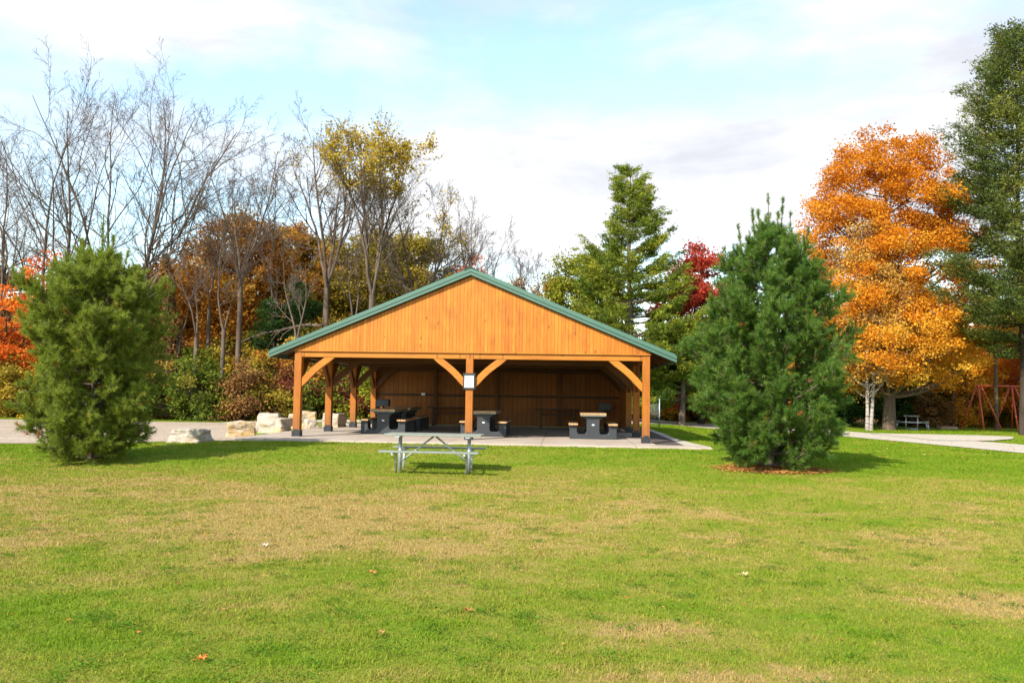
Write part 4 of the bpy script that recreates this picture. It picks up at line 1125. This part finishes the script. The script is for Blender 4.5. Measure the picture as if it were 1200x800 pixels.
# cedars and snag
conifer('small dark green cedar in front of the rusty oak', 316, 44, 6.6, [(.35, .9), (.6, 1.1), (.85, .6), (1, .1)], L_DGREEN, 301, 7000, .1, .35, 5, 'cedar_tree', size=.2)
conifer('dark green cedar beside the broken limb', 347, 45, 7.6, [(.3, 1.3), (.6, 1.5), (.85, .8), (1, .1)], L_DGREEN, 302, 11000, .12, .38, 5, 'cedar_tree', size=.2)
# snag wrapped in vines
sg = tree_empty('snag', 'dark broken snag wrapped in brown vines', 'dead tree', 190, 39.5)
rg = np.random.default_rng(77); zz = np.linspace(0, 8.2, 14); T = np.stack([.25*np.sin(zz*.5), 0*zz, zz], 1)
prt = [tubes(T[None], np.linspace(.34, .05, 14)[None], 10)]
for k in range(26):
    a = rg.random() * 6.28; ph = rg.random() * 6; rr_ = np.linspace(.5, .1, 14) * rg.uniform(.6, 1.5)
    prt.append(tubes((T + np.stack([np.cos(a + zz * .4) * rr_, np.sin(a + zz * .4) * rr_, 0*zz], 1))[None], np.full((1, 14), .035), 5))
V, F = join(prt); np_mesh('trunk', V, F, BK_DARK, sg, smooth=True)
zz = rg.random(9000) ** .9 * 8.0; a = rg.random(9000) * 6.28; rr_ = (.75 - .06 * zz) * rg.random(9000) ** .5 * (1 + .3*np.sin(zz*3))
V, F = leaves(rg, np.stack([np.cos(a)*rr_ + .25*np.sin(zz*.5), np.sin(a)*rr_, zz], 1), .13); np_mesh('vines', V, F, L_BROWN, sg, rnd=rg.random(9000))

# --- understorey shrubs on the edge of the wood: (px, Y, height, radius, material, seed, label)
shr = [
 (14, 37.5, 3.0, 1.5, L_OLIVE, 'olive shrub at the far left edge below the orange maple'),
 (40, 37.8, 2.6, 1.4, L_YEL, 'yellow green shrub left of the yellowish pine'),
 (172, 38.0, 2.8, 1.4, L_OLIVE, 'dull olive shrub at the foot of the snag, pine side'),
 (150, 39.5, 4.2, 1.9, L_MAROON, 'maroon brown shrub half hidden by the left pine'),
 (218, 37.2, 2.9, 1.7, L_GREEN, 'rounded bright green shrub at the wood edge above the flat grey boulder'),
 (243, 37.6, 2.7, 1.4, L_GREEN, 'green shrub directly left of the twiggy brown one'),
 (226, 40.5, 3.6, 1.7, L_LOCUST, 'taller yellow green sapling behind the bright green shrub'),
 (254, 41, 3.7, 1.3, L_YEL, 'golden sapling behind the green shrubs'),
 (284, 37.0, 2.7, 1.2, L_BROWN, 'pinkish brown twiggy shrub above the squared ochre block'),
 (262, 42, 3.6, 1.8, L_BROWN, 'brown thicket between the slim trunks'),
 (306, 40, 3.4, 1.7, L_OLIVE, 'olive sapling behind the slanted pale block'),
 (333, 38.4, 2.3, 1.4, L_MAROON, 'reddish shrub left of the left front post'),
 (338, 41, 4.2, 1.9, L_OAKB, 'rusty sapling under the left eave'),
 (312, 37.4, 1.7, 1.3, L_OLIVE, 'low olive bush right behind the tall slanted block'),
 (362, 38.8, 2.0, 1.5, L_GREEN, 'low green bush seen between the first two left posts'),
 (374, 43, 5.6, 2.2, L_OLIVE, 'olive thicket behind the left posts'),
 (404, 39.5, 2.4, 1.3, L_MAROON, 'dark maroon bush seen between the second and third left posts'),
 (402, 43.5, 5.2, 2.0, L_BROWN, 'brown thicket behind the second left post'),
 (432, 39.5, 4.6, 1.8, L_LOCUST, 'yellow green sapling seen between the third and last left posts'),
 (455, 42, 5.4, 2.0, L_LOCUST, 'yellow green sapling hidden mostly by the shelter rear wall'),
 (200, 43, 4.2, 2.2, L_BROWN, 'brown thicket behind the snag'),
 (120, 42, 5.0, 2.3, L_OLIVE, 'olive thicket behind the yellowish pine'),
 (75, 42.5, 5.2, 2.2, L_BROWN, 'brown thicket behind the scarlet maple'),
 (25, 43, 5.6, 2.3, L_MAROON, 'maroon thicket behind the orange shrubby maple'),
 (-30, 41, 5.6, 2.3, L_OLIVE, 'olive thicket beyond the left edge'),
 (290, 46, 4.6, 2.4, L_OLIVE, 'tall olive thicket under the domed oak'),
 (340, 47, 5.0, 2.4, L_BROWN, 'tall brown thicket under the olive brown oak'),
]
for i, (px, Y, h, r, mt, lab) in enumerate(shr):
    leafy_tree(lab, px, Y, h, [(.04, r*.75), (.3, r), (.65, r*.85), (.9, r*.45), (1, r*.15)], mt, 400 + i, int(3600 + 650 * h * r), .12 if h < 4 else .14, int(26 + 8*h), .40 if h < 4 else .5, .05, BK_DARK, 'shrubs and saplings along the wood edge', 'shrub', 'shrub', stems=4, lumps=.38, strg=.3)

# --- centre and right
conifer('tall two toned pine with a pointed crown behind the right roof slope', 737, 42, 13.6,
   [(.06, 3.4), (.2, 4.1), (.36, 3.7), (.5, 2.7), (.62, 2.1), (.76, 1.6), (.88, 1.05), (.96, .5), (1, .1)], L_PINE, 501, 135000, .22, .42, 8, 'pine_tree', size=.17, thick=.11)
conifer('pine with low sweeping boughs at the right eave of the shelter', 799, 41, 5.3, [(.26, 2.0), (.4, 2.3), (.65, 1.6), (.85, .9), (1, .1)], L_PINE, 502, 45000, .17, .40, 6, 'pine_tree', size=.18, thick=.14)
leafy_tree('rounded yellow green tree left of the tall two toned pine', 683, 50, 10.3, [(.2, 2.0), (.5, 3.0), (.75, 2.7), (.92, 1.5), (1, .5)], L_LOCUST, 503, 34000, .15, 150, .6, .18, BK_DARK, G2)
leafy_tree('thin ochre tree beyond the ridge, left of the rounded yellow green one', 645, 52, 9.6, [(.2, 1.2), (.5, 1.7), (.8, 1.2), (1, .4)], L_OLIVE, 504, 9000, .15, 70, .5, .13, BK_DARK, G2)
leafy_tree('scarlet red maple between the two toned pine and the deep green pine', 822, 46, 10.4, [(.12, 2.2), (.4, 2.8), (.65, 2.5), (.85, 1.8), (1, .5)], L_RED, 505, 42000, .14, 190, .5, .16, BK_DARK, G2, 'maple_tree')
leafy_tree('dull orange brown tree behind the scarlet maple', 800, 52, 10.6, [(.15, 1.8), (.5, 2.4), (.8, 1.6), (1, .4)], L_BROWN, 506, 16000, .16, 90, .55, .16, BK_DARK, G2)
mp = leafy_tree('great orange maple with a thick trunk right of the deep green pine', 1042, 42.3, 16.0,
   [(.15, 2.8), (.22, 4.5), (.45, 4.7), (.62, 4.35), (.78, 3.8), (.90, 3.1), (.97, 2.2), (1, 1.2)], L_ORANGE, 507, 175000, .115, 620, .58, .29, BK_WARM, None, 'maple_tree', lumps=.08, hg=-.6, strg=.14, lean=.0)
leafy_tree('ochre leaved birch with white trunks in front of the great maple', 1018, 41.0, 12.3,
   [(.19, 1.5), (.30, 2.4), (.5, 2.5), (.72, 1.9), (.9, 1.1), (1, .3)], L_BIRCH, 508, 32000, .10, 230, .5, .085, BK_BIRCH, None, 'birch_tree', stems=2, lean=.03)
conifer('huge blue green spruce cut by the right edge of the picture', 1200, 38, 20.0,
   [(.20, 2.0), (.26, 3.9), (.38, 4.2), (.5, 3.8), (.62, 3.1), (.75, 2.4), (.88, 1.7), (.96, 1.0), (1, .2)], L_SPRUCE, 509, 150000, .19, .40, 9, 'spruce_tree', size=.17, thick=.16, bark=BK_DARK)
L_GLOW = leaf_mat('bright_gold_leaves', [(.60, .24, .02), (.72, .34, .03), (.78, .44, .05), (.74, .52, .10)], .5)  # gold brightened in colour to offset the shade of maple and spruce
L_AMBER = leaf_mat('bright_amber_leaves', [(.62, .15, .02), (.74, .22, .025), (.78, .31, .035), (.76, .42, .06)], .5)  # amber lightened the same way, missing light put into the leaf colour
rt_specs = [
 (1128, 48.5, 6.4, 2.0, L_GLOW, 'golden sapling between the timber box and the swing frame', 12000),
 (1212, 49, 6.6, 2.2, L_AMBER, 'amber sapling under the right of the spruce', 12000),
 (1098, 50, 7.6, 2.8, L_AMBER, 'orange young tree right of the great maple trunk', 22000),
 (1145, 53, 8.0, 2.8, L_AMBER, 'deep orange young tree behind the left legs of the swing frame', 22000),
 (1188, 53, 7.8, 2.8, L_GLOW, 'ochre young tree behind the right legs of the swing frame', 20000),
 (1225, 47, 8.0, 2.8, L_ORANGE, 'orange young tree beyond the right edge of the picture', 14000),
 (1120, 57, 6.8, 2.6, L_GLOW, 'yellow thicket seen through the swing frame', 16000),
 (1165, 58, 7.0, 2.8, L_GLOW, 'ochre thicket far behind the swing frame', 16000),
 (970, 50, 7.2, 2.6, L_GLOW, 'ochre tree just right of the deep green pine', 16000),
]
for i, (px, Y, h, r, mt, lab, nl) in enumerate(rt_specs):
    leafy_tree(lab, px, Y, h, [(.06, r*.7), (.3, r), (.6, r*.95), (.85, r*.6), (1, r*.2)], mt, 600 + i, nl, .14, 90, .55, .09, BK_WARM, None)
sh2 = [
 (992, 47.5, 3.2, 2.0, L_DGREEN, 'dark green bush behind the white birch trunks'),
 (1052, 49.0, 3.0, 2.2, L_DGREEN, 'dark green bush behind the great maple trunk'),
 (1085, 50, 3.8, 1.8, L_LOCUST, 'yellow green bush behind the end on picnic table'),
 (1092, 47.5, 2.0, 1.2, L_BROWN, 'low brown bush between the end on table and the timber box'),
 (1122, 50, 2.4, 1.6, L_BROWN, 'low brown bush left of the swing frame'),
 (1205, 51, 3.0, 2.0, L_OLIVE, 'olive bush behind the right of the swing frame'),
 (1160, 51.5, 2.6, 2.0, L_OLIVE, 'olive bush seen between the swing frame legs'),
 (780, 52, 3.4, 2.2, L_YEL, 'golden shrub right of the shelter across the path'),
 (812, 53, 3.6, 2.3, L_BIRCH, 'ochre shrub behind the pale pine trunk across the path'),
 (838, 52, 3.2, 2.0, L_YEL, 'golden shrub touching the left side of the deep green pine'),
 (792, 56, 5.0, 3.0, L_BROWN, 'brown thicket behind the golden shrubs'),
 (865, 56, 5.0, 3.2, L_BIRCH, 'ochre thicket behind the deep green pine'),
 (930, 55, 5.2, 3.2, L_YEL, 'golden thicket behind the deep green pine, right side'),
 (745, 54, 5.0, 3.0, L_OLIVE, 'olive thicket behind the shelter'),
]
for i, (px, Y, h, r, mt, lab) in enumerate(sh2):
    leafy_tree(lab, px, Y, h, [(.04, r*.75), (.3, r), (.65, r*.85), (.9, r*.45), (1, r*.15)], mt, 700 + i, int(6000 + 800 * h * r), .13, int(26 + 8*h), .45, .05, BK_DARK, 'shrubs beyond the path', 'shrub', 'shrub', stems=3)
for px, Y, h, sd_, lab in ((1168, 44.5, 8.5, 801, 'slender pale trunk inside the swing frame'), (1118, 48, 7.5, 802, 'slender pale trunk left of the swing frame'), (1096, 49.5, 7, 803, 'thin leaning grey trunk behind the end on table')):
    bare_tree(lab, px, Y, h, sd_, 2, .2, .6, .085, .6, BK_WARM, L_ORANGE, 900, (.5, 1), .14, 'slender trees right of the great maple')
for px, Y, h, sd_, lab in ((226, 39.5, 9.0, 811, 'thin dark trunk rising from the bright green shrub'), (258, 40, 10.0, 812, 'thin crooked trunk between the green and twiggy shrubs'), (345, 40.5, 8.6, 814, 'thin trunk directly left of the left front post'), (412, 42, 10.5, 815, 'thin dark trunk in front of the olive brown oak')):
    bare_tree(lab, px, Y, h, sd_, 2, .25, .45, .10, .75, BK_GREY)

# --- far woods, one mass
rg = np.random.default_rng(900)
def far(name, label, x0, x1, y0, y1, h, n, mat, seed):
    rg = np.random.default_rng(seed); nc = int(n / 160); cx = rg.uniform(x0, x1, nc); cy = rg.uniform(y0, y1, nc)
    top = h * (1 + .14 * np.sin(cx * .35) + .1 * np.sin(cx * .9 + 1)); cz = rg.random(nc) ** .8 * top
    ci = rg.integers(0, nc, n); P = np.stack([cx, cy, cz], 1)[ci] + rg.normal(0, .8, (n, 3)); P[:, 2] = np.maximum(P[:, 2], -.3)
    V, F = leaves(rg, P, .34); cr_ = rg.random(nc)
    o = np_mesh(name, V, F, mat, rnd=np.clip(cr_[ci] * .6 + rg.random(n) * .4, .01, .99)); tag(o, label, 'woods', kind='stuff')
far('far_woods', 'far brown woodland behind the left hand trees', -62, -3, 60, 70, 7.6, 60000, L_BROWN, 1)
far('far_woods', 'far low woodland behind the shelter roof', -3, 22, 62, 72, 5.6, 20000, L_OLIVE, 2)
far('far_woods', 'far ochre woodland behind the right hand trees', 20, 62, 62, 72, 5.0, 34000, L_YEL, 3)
bpy.context.view_layer.update()
